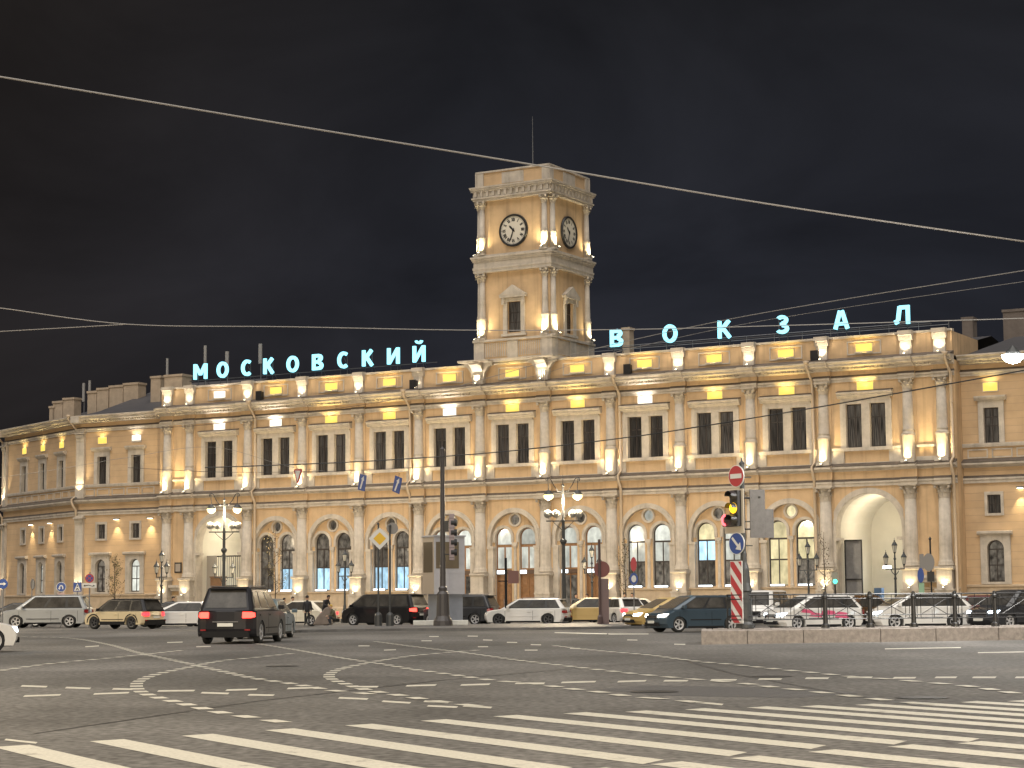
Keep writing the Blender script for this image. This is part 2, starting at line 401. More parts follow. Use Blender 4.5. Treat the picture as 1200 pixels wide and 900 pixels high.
e = MB(); entab(e, [(0.0,15.49),(-0.05,15.49),(-0.05,15.93),(0.0,15.93)], 0, ext=0.22); e.build('upper_frieze', WALL, st)
# parapet
e = MB(); e.m = 0
e.box(-XE+0.1, XE-0.1, 0.0, 0.35, 16.5, 18.02); e.m = 1
e.prof_x([(0.36,18.02),(-0.08,18.02),(-0.12,18.08),(-0.12,18.17),(0.36,18.2)], -XE+0.06, XE-0.06)
e.box(-XE+0.1, XE-0.1, -0.09, -0.003, 16.5, 16.72)
for c in BAYS:
    for x0, x1, z0, z1 in ((c-1.15,c+1.15,17.72,17.8),(c-1.15,c+1.15,16.92,17.0),(c-1.15,c-1.07,17.003,17.717),(c+1.07,c+1.15,17.003,17.717)): e.box(x0, x1, -0.06, -0.002, z0, z1)
for sx in (-1, 1):
    x0, x1 = sorted((sx*(XE-0.1), sx*(XE-0.45))); e.m = 0; e.box(x0, x1, 0.36, 5.5, 16.5, 18.02)
e.build('parapet', [WALL, TRIM], st)
# roof
e = MB(); e.add([(-XE+.2,0.3,17.0),(XE-.2,0.3,17.0),(XE-.2,9,18.7),(-XE+.2,9,18.7),(XE-.2,22,17),(-XE+.2,22,17)], [(0,1,2,3),(3,2,4,5)])
e.add([(-XE+.2,22,17),(XE-.2,22,17),(XE-.2,22,0),(-XE+.2,22,0)], [(0,1,2,3)])
e.build('roof', ROOF, st)
# columns: shaft part with pedestal, capital and uplight as sub-parts (mesh data shared)
def capital(r, z0, h):
    c = MB(); c.smooth = True
    c.lathe([(r, 0), (r+0.03, 0.03), (r*0.96, 0.06), (r*0.98, h*0.55), (r*1.2, h*0.88)], (0,0,z0), 16)
    c.smooth = False
    for k in range(8):
        t = 2*PI*k/8 + PI/8
        for (rr, zz, hh, ww) in ((r*1.0, 0.05, h*0.42, 0.13), (r*1.08, h*0.36, h*0.38, 0.12)):
            t2 = t + (PI/8 if zz > 0.1 else 0)
            d = Vector((math.cos(t2), math.sin(t2), 0)); q = Vector((-math.sin(t2), math.cos(t2), 0))
            b0 = d*rr + Vector((0,0,z0+zz)); pts = []
            for (o, z) in ((0.0, 0.0), (0.03, hh*0.6), (0.13, hh*0.95), (0.21, hh*0.84)):
                wv = ww * (1.0 if z < hh*0.7 else 0.55)
                pts += [b0 + d*o + Vector((0,0,z)) - q*wv, b0 + d*o + Vector((0,0,z)) + q*wv]
            c.add(pts, [(0,1,3,2),(2,3,5,4),(4,5,7,6)])
    for k in range(4):
        t = PI/4 + k*PI/2; c.sphere((math.cos(t)*r*1.72, math.sin(t)*r*1.72, z0+h*0.76), 0.11, 8)
    c.box(-r*1.55, r*1.55, -r*1.55, r*1.55, z0+h*0.88, z0+h*0.94); c.box(-r*1.68, r*1.68, -r*1.68, r*1.68, z0+h*0.94, z0+h)
    return c.data('capital', TRIM)
CAPL = capital(0.36, 7.55, 0.89); CAPU = capital(0.30, 14.45, 0.74)
s_ = MB(); s_.smooth = True
s_.lathe([(0.52,3.3),(0.52,3.42),(0.45,3.46),(0.5,3.54),(0.44,3.62),(0.415,3.7),(0.415,4.6),(0.36,7.56)], (0,0,0), 20)
SHL = s_.data('column', TRIM)
s_ = MB(); s_.box(-0.5,0.5,-0.5,0.35,1.9,3.08); s_.prof_x([(0.35,3.08),(-0.52,3.08),(-0.6,3.16),(-0.6,3.27),(0.35,3.3)], -0.6, 0.6); s_.box(-0.58,0.58,-0.58,0.35,0.0,1.78); s_.box(-0.62,0.62,-0.62,0.35,1.783,1.9)
PEDL = s_.data('pedestal', TRIM)
s_ = MB(); s_.smooth = True
s_.lathe([(0.43,11.62),(0.43,11.7),(0.36,11.74),(0.36,11.86),(0.40,11.9),(0.345,11.96),(0.345,12.6),(0.30,14.46)], (0,0,0), 20); SHU = s_.data('column', TRIM)
s_ = MB(); s_.box(-0.44,0.44,-0.44,0.3,9.84,10.05); s_.smooth = True; s_.lathe([(0.42,10.05),(0.40,10.1),(0.40,11.5),(0.45,11.55),(0.45,11.62)], (0,-0.02,0), 20); PEDU = s_.data('pedestal', TRIM)
s_ = MB(); s_.m = 0; s_.lathe([(0.05,0),(0.09,0.02),(0.09,0.16)], (0,0,0), 10); s_.m = 1; s_.lathe([(0.0,0.165),(0.085,0.165)], (0,0,0), 10); s_.lathe([(0.0,0.10),(0.075,0.06)], (0,-0.09,0.03), 8); UPL = s_.data('uplight', [GREY, LENS])
def column(x, y, me_s, me_p, me_c, zl, parent, lz, up=None):
    o = link('column', me_s, parent, (x, y, 0)); link('pedestal', me_p, o); link('capital', me_c, o)
    if up: link('uplight', UPL, o, (0, up, zl))
    return o
for x in COLX:
    column(x, -0.14, SHL, PEDL, CAPL, 1.9, st, 0, -0.72 if abs(x) > 6 else None)
    column(x, -0.12, SHU, PEDU, CAPU, 9.84, st, 0, -0.62)
    if abs(x) > 6: spot(WL(x, -0.83, 2.10), WL(x, -0.76, 3.3), 46, 130, (1.0, .80, .46)); spot(WL(x, -0.745, 2.09), WL(x, -0.70, 3.0), 34, 150, (1.0, .80, .46), 0.9, .03)
    spot(WL(x, -0.74, 10.06), WL(x, -0.60, 11.6), 330, 150, (1.0, .77, .40))
# wall behind columns: flat pilaster strips
for x in COLX:
    for z0, z1 in ((11.0, 15.2), (3.0, 8.45)): e = MB(); e.box(x-0.5, x+0.5, -0.06, -0.002, z0, z1); e.build('pilaster', WALL, st)
# windows of the upper floor
f_ = MB(); 
for (x0,x1,z0,z1) in ((-.525,-.465,0,2.8),(.465,.525,0,2.8),(-.465,.465,0,.07),(-.465,.465,2.73,2.8),(-.035,.035,.07,2.73),(-.465,-.035,1.9,1.95),(.035,.465,1.9,1.95)): f_.box(x0,x1,0,0.06,z0,z1)
UFR = f_.data('window', FRAME)
g_ = MB(); g_.add([(-.47,0.045,0.02),(.47,0.045,0.02),(.47,0.045,2.78),(-.47,0.045,2.78)], [(0,1,2,3)]); 
UPN = g_.data('pane', DARKPANE)
s_ = MB()
for x0, x1 in ((-1.72,-1.325),(-.275,.275),(1.325,1.72)): s_.box(x0, x1, -0.1, -0.002, 10.945, 13.75)
s_.box(-1.72,1.72,-0.1,-0.002,13.753,13.98); s_.box(-1.66,1.66,-0.14,-0.002,13.983,14.12)
s_.prof_x([(0,14.12),(-0.2,14.12),(-0.3,14.26),(-0.34,14.28),(-0.34,14.36),(-0.42,14.42),(-0.42,14.5),(0,14.55)], -1.85, 1.85)
s_.box(-1.8,1.8,-0.2,-0.002,10.72,10.944)
s_.m = 1; s_.prof_x([(0,14.56),(-.422,14.503),(-.425,14.53),(0,14.64)], -1.86, 1.86); SUR = s_.data('window_surround', [TRIM, LEDGE_SHADE])  # dark strip painted in as shade above the hood
for c in BAYS:
    so = link('window_surround', SUR, st, (c, 0, 0))
for c in wins:
    o = link('window', UFR, st, (c, 0.22, 10.95)); link('pane', UPN, o)
# glowing patches stand in for lamp-lit wall above windows and on the parapet
def lit_patch(name, m):
    b = MB(); b.m = 0; b.box(-0.58,0.58,-0.04,-0.0,-0.27,0.27); b.m = 1
    b.add([(-.55,-0.045,-0.25),(.55,-0.045,-0.25),(.55,-0.045,0.25),(-.55,-0.045,0.25)], [(0,1,2,3)]); b.m = 0
    b.box(-0.6,0.6,-0.16,-0.04,-0.36,-0.28)
    return b.data(name, [TRIM, m])
LPY, LPW = lit_patch('lit_wall_patch', YLITWALL), lit_patch('lit_wall_patch', WLITWALL)
for i, c in enumerate(BAYS):
    white = i in (0, 1, 4, 7)
    z = 14.88
    link('lit_wall_patch', LPW if white else LPY, st, (c, -0.005, z))
    colr = (1.0, .93, .8) if white else (1.0, .70, .20)
    if True: spot(WL(c, -0.40, 14.72), WL(c, -0.12, 15.5), 150, 120, colr, 0.6, 0.1)
    wp = i == 0
    link('lit_wall_patch', LPW if wp else LPY, st, (c, -0.008, 17.36))
    spot(WL(c, -0.62, 16.95), WL(c, -0.06, 17.9), 120, 100, (1.0,.93,.8) if wp else (1.0,.70,.20), 0.6, 0.1)
# parapet blocks and the two consoles under the tower
b_ = MB(); b_.box(-0.34,0.34,-0.2,-0.002,16.73,18.0); b_.prof_x([(-0.002,17.6),(-0.24,17.6),(-0.34,17.9),(-0.42,17.95),(-0.42,18.22),(-0.002,18.24)], -0.46, 0.46); b_.prof_x([(-0.002,16.55),(-0.32,16.55),(-0.3,16.8),(-0.22,17.2),(-0.22,17.6),(-0.002,17.6)], -0.38, 0.38)
PBL = b_.data('parapet_block', TRIM)
k_ = MB(); k_.prof_x([(-0.002,16.56),(-0.42,16.56),(-0.44,16.9),(-0.34,17.2),(-0.42,17.6),(-0.75,17.95),(-1.0,18.05),(-1.0,18.2),(-0.002,18.2)], -0.42, 0.42)
for s in (-1, 1): k_.prof_y([(s*0.423,16.9),(s*0.5,17.1),(s*0.55,17.5),(s*0.85,17.9),(s*1.15,18.02),(s*1.15,18.2),(s*0.423,18.2)] if s > 0 else [(s*0.423,18.2),(s*1.15,18.2),(s*1.15,18.02),(s*0.85,17.9),(s*0.55,17.5),(s*0.5,17.1),(s*0.423,16.9)], -0.4, -0.1)
for q in range(4): k_.box(-0.3+q*0.16, -0.2+q*0.16, -0.50, -0.3, 16.6, 17.35)
k_.prof_x([(0.3,18.203),(-1.05,18.203),(-1.15,18.27),(-1.15,18.36),(0.3,18.4)], -1.25, 1.25)
CON = k_.data('console', TRIM)
for x in COLX:
    if abs(x) < 3: o = link('console', CON, st, (x, 0, 0)); link('uplight', UPL, o, (0, -0.66, 16.66)); spot(WL(x, -0.70, 16.86), WL(x, -0.55, 18), 90, 130, (1.0,.90,.7))
    else: o = link('parapet_block', PBL, st, (x, 0, 0)); link('uplight', UPL, o, (0, -0.5, 16.64)); spot(WL(x, -0.52, 16.86), WL(x, -0.4, 17.9), 90, 130, (1.0,.84,.58))
# ground floor windows, doors
def arched_fill(parent, c, kind, i):
    cx = c; r = 0.665
    fr = MB(); y0, y1 = 0.0, 0.07
    zb = 2.2 if kind != 'door' else 0.03
    fr.arch_band(0, 5.78, r-0.075, r, y0, y1, zb, 14)
    fr.box(-r+.075, r-.075, y0, y1, zb, zb+.07); fr.box(-r+.075, r-.075, y0, y1, 5.2, 5.32)
    fr.box(-.035, .035, y0, y1, zb+.073, 5.197)
    if kind != 'door': fr.box(-r+.075, -.038, y0, y1, 3.85, 3.95); fr.box(.038, r-.075, y0, y1, 3.85, 3.95)
    return fr
def glass(z0, z1, mm, archtop=False):
    g = MB()
    if archtop:
        pts = [(x, z) for x, z in arch(0, 5.78, 0.6, z0, 12)]
        g.add([(x, 0.05, z) for x, z in pts], [tuple(range(len(pts)-1, -1, -1))])
    else: g.add([(-.6,0.05,z0),(.6,0.05,z0),(.6,0.05,z1),(-.6,0.05,z1)], [(0,1,2,3)])
    return g.data('pane', mm)
FRW = arched_fill(None, 0, 'window', 0).data('window', FRAME)
BAR = MB(); BAR.m = 1; BAR.box(-.48,.48,-0.05,0.02,0.0,0.1); BAR.m = 0; BAR.box(-.55,.55,-.09,.06,-.05,-.002); BARD = BAR.data('light_bar', [GREY, LEDBAR])
GL = {}
def gl(z0, z1, mm, t=False):
    k = (z0, z1, mm.name, t)
    if k not in GL: GL[k] = glass(z0, z1, mm, t)
    return GL[k]
for i, c in enumerate(BAYS):
    if i in (0, 10): continue
    oc = MB(); oc.m = 0; oc.lathe([(0.0,0.0),(0.37,0.0)], (0,0.0,0), 16, axis='y')
    o = oc.build('round_window', WARMPANE if i == 9 else (GREYPANE if i in (7,) else UPPANE), st, (c, 0.45, 7.02))
    for s in (-1, 1):
        x = c + s*0.965
        if i not in DOORB:
            o = link('window', FRW, st, (x, 0.42, 0))
            if i < 4: low, up, top = (BLUEPANE if not (i == 1 and s < 0) else UPPANE), UPPANE, UPPANE
            elif i == 7: low, up, top = UPPANE, GREYPANE, GREYPANE
            elif i == 8: low, up, top = UPPANE, (BLUEPANE if s < 0 else GREYPANE), (WARMPANE if s < 0 else GREYPANE)
            else: low, up, top = (WARMPANE if s < 0 else UPPANE), WARMPANE, WARMPANE
            link('pane', gl(2.25, 3.86, low), o); link('pane', gl(3.94, 5.22, up), o); link('pane', gl(5.3, 6.4, top, True), o)
            link('light_bar', BARD, st, (x, 0.05, 2.19))
            if i not in (4,): spot(WL(x, -0.02, 2.36), WL(x, 0.12, 4.2), 22, 110, (.85,.95,1.0), .7, .15)
        else:
            fr = MB(); r = 0.665
            fr.arch_band(0, 5.78, r-0.075, r, 0, 0.08, 0.03, 14)
            fr.box(-r+.075, r-.075, 0, .08, 5.1, 5.28); fr.box(-r+.075, r-.075, -.02, .08, 3.1, 3.62); fr.box(-.05, .05, 0, .08, 3.623, 5.097)
            lo = (i == 6 and s < 0) or (i == 4 and s > 0)
            if lo:
                fr.box(-r+.075, -r+.16, 0, .08, .03, 3.097); fr.box(r-.16, r-.075, 0, .08, .03, 3.097); fr.box(-.03,.03,0,.08,.03,3.097)
            else:
                fr.box(-r+.075, r-.075, 0.03, .08, .03, 3.097)
                for sx in (-1, 1):
                    for z0, z1 in ((.2,.95),(1.1,1.85),(2.0,2.95)):
                        xa = sx*0.31; fr.box(xa-.2, xa+.2, -0.0, .028, z0, z1); fr.lathe([(0.0,-0.03),(0.1,-0.02),(0.16,0.0)], (xa, -0.005, (z0+z1)/2), 10, axis='y')
                fr.box(-.02,.02,-.01,.028,.05,3.09)
            o = fr.build('door', WOOD, st, (x, 0.42, 0))
            link('fanlight', gl(5.3, 6.4, GREYPANE, True), o); link('pane', gl(3.62, 5.12, GREYPANE), o)
            if lo: link('pane', gl(0.05, 3.1, UPPANE), o)
            hd = MB(); hd.tube([(-.06,-.06,1.0),(-.06,-.06,1.5)], .02); hd.tube([(.06,-.06,1.0),(.06,-.06,1.5)], .02); hd.build('handle', GREY, o)
            if (i, s) not in ((4, -1),):
                sg = MB(); sg.m = 0; sg.box(-.62,.62,-.16,-.06,3.22,3.5); sg.m = 1
                xw = (-.55, .1) if s < 0 and i != 6 else (-.6, -.1)
                if i == 6 and s > 0: xw = (-.5, .02)
                sg.box(xw[0], xw[1], -.175, -.161, 3.24, 3.48)
                sg.build('lit_sign', [mat('brown_sign', (.09,.05,.03), .5), LEDBAR], o)
# the two portals: deep passages
for i in (0, 10):
    c = BAYS[i]; q = MB(); q.m = 0
    pts = arch(c, 5.8, 2.2, 0.02); n = len(pts)
    q.add([(x, 0.8, z) for x, z in pts] + [(x, 6.5, z) for x, z in pts], [(k, k+1, n+k+1, n+k) for k in range(n-1)])
    q.add([(x, 6.5, z) for x, z in pts], [tuple(range(n-1, -1, -1))])
    q.add([(c-2.2,0,0.03),(c+2.2,0,0.03),(c+2.2,6.5,0.03),(c-2.2,6.5,0.03)], [(0,1,2,3)])
    q.build('portal_passage', CREAM, st)
    point(WL(c + 0.3, 2.6, 6.4), 210, (1.0, .88, .66), .3)
    point(WL(c + 0.8, 3.2, 2.6), 90, (.9, .97, 1.0), .2)
    lm = MB(); lm.m = 0; lm.box(-.3,.3,-.12,.0,-.05,.2); lm.m = 1; lm.box(-.26,.26,-.16,-.121,0,.16)
    lm.build('passage_lamp', [GREY, WHITELAMP], st, (c + (1.5 if i == 0 else -0.9), 5.9, 3.3))
    g = MB(); g.m = 0
    if i == 10:
        g.box(c-2.1, c-0.95, 1.2, 1.28, 0.05, 5.1); g.m = 1
        for z in (.1, 2.5, 5.0): g.box(c-2.12, c-.93, 1.12, 1.19, z, z+.1)
        for xx in (c-2.12, c-1.0): g.box(xx, xx+.08, 1.13, 1.185, .05, 5.1)
        g.build('gate_leaf', [GREY, BLK], st)
        kb = MB(); kb.box(c-.85, c-.35, 3.0, 3.5, .03, 2.0); kb.build('blue_cabinet', mat('blue_cabinet', (.10,.17,.30), .5), st)
    else:
        g.m = 1
        for k in range(21): g.box(c-2.1+k*.205, c-2.07+k*.205, 1.6, 1.63, .05, 5.0)
        for z in (.2, 1.6, 2.6, 4.9): g.box(c-2.15, c+2.15, 1.632, 1.66, z, z+.1)
        g.m = 0; g.box(c-2.12, c-1.2, 1.2, 1.26, .05, 5.0)
        g.build('iron_gate', [mat('pale_gate_sheet', (.32,.29,.25), .6), BLK], st)
        kb = MB(); kb.box(c-1.5, c-.45, .9, 1.5, .03, 3.3); kb.box(c-1.55, c-.4, .85, 1.55, 3.303, 3.4); kb.build('wooden_booth', mat('brown_booth', (.20,.11,.055), .6, var=.2), st)
# plaques and shelves on the outer panels
for x in (-30.0, 30.0):
    q = MB(); q.box(-.66,.66,-.5,-.003,2.55,2.75); q.box(-.5,.5,-.35,-.003,2.3,2.547); q.build('shelf', TRIM, st, (x, 0, 0))
q = MB(); q.box(-.34,.34,-.06,-.003,3.7,4.5); q.m = 1; q.box(-.24,.24,-.075,-.061,3.8,4.4); q.build('plaque', [BLK, mat('plaque_relief', (.35,.3,.25), .5)], st, (-30.0, 0, 0))
# downpipes, floodlights on the cornice
def pipe(x, ytop=-0.95, M=None, parent=st, z1=16.35):
    q = MB(M); q.smooth = True
    q.tube([(x-.1, ytop, z1+.1), (x-.1, ytop, z1-.15), (x, -0.2, z1-1.0), (x, -0.2, 10.1), (x, -.58, 9.75), (x, -.58, 9.4), (x, -0.22, 8.9), (x, -0.22, 0.3), (x, -0.45, 0.12)], 0.105, 8)
    q.lathe([(0.1,0),(0.22,.25)], (x-.1, ytop, z1+.02), 8)
    q.smooth = False
    for z in (1.5, 4, 6.5, 11.5, 13.5): q.box(x-.12, x+.12, -.3, -.11, z, z+.05)
    return q.build('downpipe', PIPE, parent)
for x in (-22.5, -8.5, 8.55, 22.55, 31.75): pipe(x)
fl = MB(); fl.box(-.22,.22,-.4,-.05,.15,.75); fl.box(-.27,.27,-.44,-.4,.1,.8); fl.box(-.05,.05,-.3,-.1,0,.15)
FLD = fl.data('floodlight', BLK)
for x in (-21.9, -8.0, 9.35, 22.9): link('floodlight', FLD, st, (x, -0.2, 16.53))
# ------------------------------------------------------------ side wings
def wing_section(parent, M, x0, x1, cx, downs, pils, rect_panels=True, y=0.0):
    """one straight run of a wing: x from x0 to x1 in the frame M, windows at cx"""
    def W3(p): return parent.matrix_world @ (M @ Vector(p))
    w = MB(M); w.m = 0
    holes = []
    for c in cx:
        holes.append([(c-.48,10.95),(c+.48,10.95),(c+.48,13.15),(c-.48,13.15)])
        holes.append([(c-.42,6.55),(c+.42,6.55),(c+.42,7.7),(c-.42,7.7)])
        holes.append(arch(c, 4.35, .53, 2.3))
    w.panel([(x0,0),(x1,0),(x1,16),(x0,16)], holes, y, 0.3, 1)
    w.build('wall', [RUST, TRIM], parent)
    t = MB(M); t.prof_x([(0,0),(-.14,0),(-.14,.95),(-.06,1.0),(-.06,1.95),(-.14,2.0),(-.14,2.12),(0,2.15)], x0, x1); t.build('plinth', PLIN, parent)
    t = MB(M); t.prof_x([(0,8.45),(-.1,8.45),(-.1,8.62),(-.16,8.66),(-.16,8.78),(0,8.8)], x0, x1); t.build('architrave', TRIM, parent)
    t = MB(M); t.prof_x([(0,9.42),(-.12,9.42),(-.34,9.56),(-.4,9.6),(-.4,9.72),(-.12,9.82),(0,9.84)], x0, x1); t.build('string_course', TRIM, parent)
    t = MB(M); t.prof_x([(0,9.845),(-.41,9.716),(-.415,9.76),(0,9.98)], x0, x1); t.build('ledge_shade_strip', LEDGE_SHADE, parent)  # dark strips stand in for shade above the wing ledges
    t = MB(M); t.prof_x([(0,8.81),(-.172,8.783),(-.174,8.81),(0,8.93)], x0, x1); t.build('ledge_shade_strip', LEDGE_SHADE, parent)
    t = MB(M); t.prof_x([(0,15.505),(-.172,15.483),(-.174,15.51),(0,15.63)], x0, x1); t.build('ledge_shade_strip', LEDGE_SHADE, parent)
    t = MB(M); t.prof_x([(0,10.7),(-.12,10.7),(-.15,10.85),(-.15,10.93),(0,10.95)], x0, x1); t.build('sill_course', TRIM, parent)
    t = MB(M); t.prof_x([(0,15.2),(-.09,15.2),(-.09,15.34),(-.16,15.37),(-.16,15.48),(0,15.5)], x0, x1); t.build('architrave', TRIM, parent)
    t = MB(M); t.prof_x([(0,15.92),(-.2,15.98),(-.28,16),(-.28,16.12),(-.62,16.14),(-.72,16.2),(-.72,16.3),(-.86,16.42),(-.86,16.5),(0,16.54)], x0, x1)
    q = x0 + .1
    while q < x1 - .2: t.box(q, q+.13, -.42, -.281, 16.0, 16.137); q += .26
    t.build('cornice', TRIM, parent)
    q = x0 + .3
    while q < x1 - 1.6:
        t = MB(M)
        for (a, b, e, f) in ((q, q+1.3, 10.5, 10.58), (q, q+1.3, 10.0, 10.08), (q, q+.08, 10.081, 10.499), (q+1.22, q+1.3, 10.081, 10.499)): t.box(a, b, -.05, -.002, e, f)
        t.build('panel_frame', TRIM, parent); q += 1.55
    for px in pils:
        p = MB(M); p.box(px-.4,px+.4,-.2,-.002,9.85,15.2); p.box(px-.46,px+.46,-.26,-.002,9.846,10.9); p.box(px-.42,px+.42,-.24,-.002,14.45,15.19)
        p.box(px-.4,px+.4,-.22,-.002,2.15,8.45); p.box(px-.48,px+.48,-.3,-.002,0,2.14); p.box(px-.46,px+.46,-.3,-.16,15.2,15.5); p.box(px-.44,px+.44,-.95,-.0,15.93,16.47)
        for z0, r in ((14.45, .34), (7.6, .36)):
            for k in range(5):
                xx = px - .34 + k*.17
                for zz, o in ((.05,.22),(.3,.3)):
                    p.add([(xx-.08,-o,z0+zz),(xx+.08,-o,z0+zz),(xx+.08,-o-.06,z0+zz+.24),(xx-.08,-o-.06,z0+zz+.24),(xx-.04,-o-.12,z0+zz+.22),(xx+.04,-o-.12,z0+zz+.22)], [(0,1,2,3),(3,2,5,4)])
            p.box(px-.5,px+.5,-.42,-.003,z0+.6,z0+.72)
        o = p.build('pilaster', TRIM, parent)
        spot(W3((px, -.75, 10.05)), W3((px, -.1, 12.5)), 420, 70, (1,.83,.5)); u = MB(M); u.lathe([(.05,0),(.1,.02),(.1,.1)], (px,-.65,9.83), 8); u.build('uplight', GREY, o)
        spot(W3((px, -.8, 2.2)), W3((px, -.1, 4)), 240, 70, (1,.83,.5))
    for k, c in enumerate(cx):
        s = MB(M)
        for a, b in ((c-.82,c-.482),(c+.482,c+.82)): s.box(a, b, -.1, -.003, 10.952, 13.15)
        s.box(c-.82,c+.82,-.1,-.003,13.153,13.6)
        s.prof_x([(0,13.6),(-.2,13.6),(-.3,13.72),(-.34,13.8),(-.34,13.88),(0,13.92)], c-1.0, c+1.0)
        s.build('window_surround', TRIM, parent); s = MB(M)
        for a, b in ((c-.6,c-.422),(c+.422,c+.6)): s.box(a, b, -.07, -.003, 6.4, 7.9)
        s.box(c-.42,c+.42,-.07,-.003,7.703,7.9); s.box(c-.42,c+.42,-.1,-.003,6.4,6.547)
        s.build('window_surround', TRIM, parent); s = MB(M)
        s.panel([(c-.95,2.16),(c+.95,2.16),(c+.95,5.2),(c-.95,5.2)], [arch(c, 4.35, .533, 2.3)], -.1, .1)
        s.box(c-.953,c-.95,-.1,0,2.16,5.2); s.box(c+.95,c+.953,-.1,0,2.16,5.2)
        s.prof_x([(0,5.2),(-.2,5.2),(-.3,5.3),(-.3,5.42),(0,5.46)], c-1.1, c+1.1)
        s.build('window_surround', TRIM, parent)
        f = MB(M)
        for a in (c-.48,c-.03,c+.42): f.box(a,a+.06,.2,.26,10.95,13.15)
        for z in (10.95,12.0,12.55,13.09): f.box(c-.419,c+.419,.203,.257,z,z+.055)
        o = f.build('window', FRAME, parent); g = MB(M); g.add([(c-.45,.24,11),(c+.45,.24,11),(c+.45,.24,13.1),(c-.45,.24,13.1)], [(0,1,2,3)]); g.build('pane', DARKPANE, o)
        f = MB(M)
        for a in (c-.42,c-.03,c+.36): f.box(a,a+.06,.2,.26,6.55,7.7)
        for z in (6.55,7.1,7.65): f.box(c-.359,c+.359,.203,.257,z,z+.05)
        o = f.build('window', FRAME, parent); g = MB(M); g.add([(c-.4,.24,6.6),(c+.4,.24,6.6),(c+.4,.24,7.68),(c-.4,.24,7.68)], [(0,1,2,3)]); g.build('pane', DARKPANE, o)
        f = MB(M); f.arch_band(c, 4.35, .46, .53, .2, .27, 2.3, 12); f.box(c-.03,c+.03,.2,.26,2.3,4.3); 
        for z in (2.31,3.3,4.28): f.box(c-.46,c+.46,.195,.265,z,z+.07)
        o = f.build('window', FRAME, parent); g = MB(M); pts = arch(c, 4.35, .48, 2.33, 10); g.add([(x,.24,z) for x, z in pts], [tuple(range(len(pts)-1,-1,-1))])
        g.build('pane', [GREYPANE if k % 2 else UPPANE], o)
        b = MB(M); white = (k == len(cx)-1 and len(cx) == 2 and x0 < 0)
        b.m = 0; b.box(c-.5,c+.5,-.05,-.003,14.15,14.75); b.m = 1; b.add([(c-.46,-.055,14.2 if not white else 14.3),(c+.46,-.055,14.2 if not white else 14.3),(c+.46,-.055,14.72),(c-.46,-.055,14.72)], [(0,1,2,3)])
        b.build('lit_wall_patch', [TRIM, WLITWALL if white else YLITWALL], parent)  # glowing patch stands in for the lit wall over the window
        spot(W3((c,-.3,14.4)), W3((c,-.1,15.4)), 90, 110, (1,.93,.8) if white else (1,.78,.32), .6, .1)
    for dx in downs:
        b = MB(M); b.m = 0; b.box(dx-.2,dx+.2,-.35,-.003,8.05,8.16); b.m = 1; b.box(dx-.16,dx+.16,-.33,-.06,8.02,8.049)
        b.build('wall_lamp', [GREY, LENS], parent); spot(W3((dx,-.36,7.97)), W3((dx,-.12,5.5)), 230, 66, (1,.80,.46))
I4 = Matrix.Identity(4)
lw = thing('station_wing', 'ochre rusticated wing bending away at the left end of the station, under the chimneys', 'building', ORG, RZ)
bpy.context.view_layer.update()
MBs = Matrix.Translation((0, 1.0, 0))
wing_section(lw, MBs, -41.1, -31.96, [-38.75, -35.2], [-37.05, -33.6], [-40.95])
ang = math.radians(54) - AZ
MC = Matrix.Translation((-41.1, 1.0, 0)) @ Matrix.Rotation(-ang, 4, 'Z')
wing_section(lw, MC, -16.2, -0.0, [-11.6, -7.6, -3.7], [-9.6, -5.6], [-15.7])
q = MB(); 
def mc(x, y, z): return tuple(MC @ Vector((x, y, z)))
q.add([(-31.9,1,16.4),(-41.1,1,16.4),mc(-16.2,0,16.4),(-31.9,14,20.3),(-41.5,13,20.3),mc(-15,11,19.6),(-31.9,20,18),(-44,22,18)], [(0,1,4,3),(1,2,5,4),(3,4,7,6)])
q.add([mc(-16.2,0,0),mc(-16.2,0,16.4),mc(-16.2,14,17),mc(-16.2,14,0)], [(0,1,2,3)])
q.build('roof', ROOF, lw)
pipe(-15.95, -0.95, MC, lw); pipe(-0.25, -.95, MC, lw)
def chim(parent, x, y, z, wx, wy, h, cm=None):
    b = MB(); b.box(x-wx/2,x+wx/2,y-wy/2,y+wy/2,z-2.5,z+h-.18); b.box(x-wx/2-.06,x+wx/2+.06,y-wy/2-.06,y+wy/2+.06,z+h-.177,z+h)
    b.build('chimney', cm or mat('pale_chimney', (.42,.33,.24), .9, var=.15, scale=2), parent)
rw = thing('station_wing', 'ochre rusticated wing behind the downpipe at the right end of the station', 'building', ORG, RZ)
bpy.context.view_layer.update()
wing_section(rw, Matrix.Translation((0, 1.2, 0)), 31.96, 52, [33.85, 37.4, 41, 44.6, 48.2], [35.55, 39.2, 42.8], [])
q = MB(); q.add([(31.96,1.3,16.5),(52,1.3,16.5),(52,14,20.3),(31.96,14,19.2),(52,24,17),(31.96,24,17)], [(0,1,2,3),(3,2,4,5)]); q.build('roof', ROOF, rw)

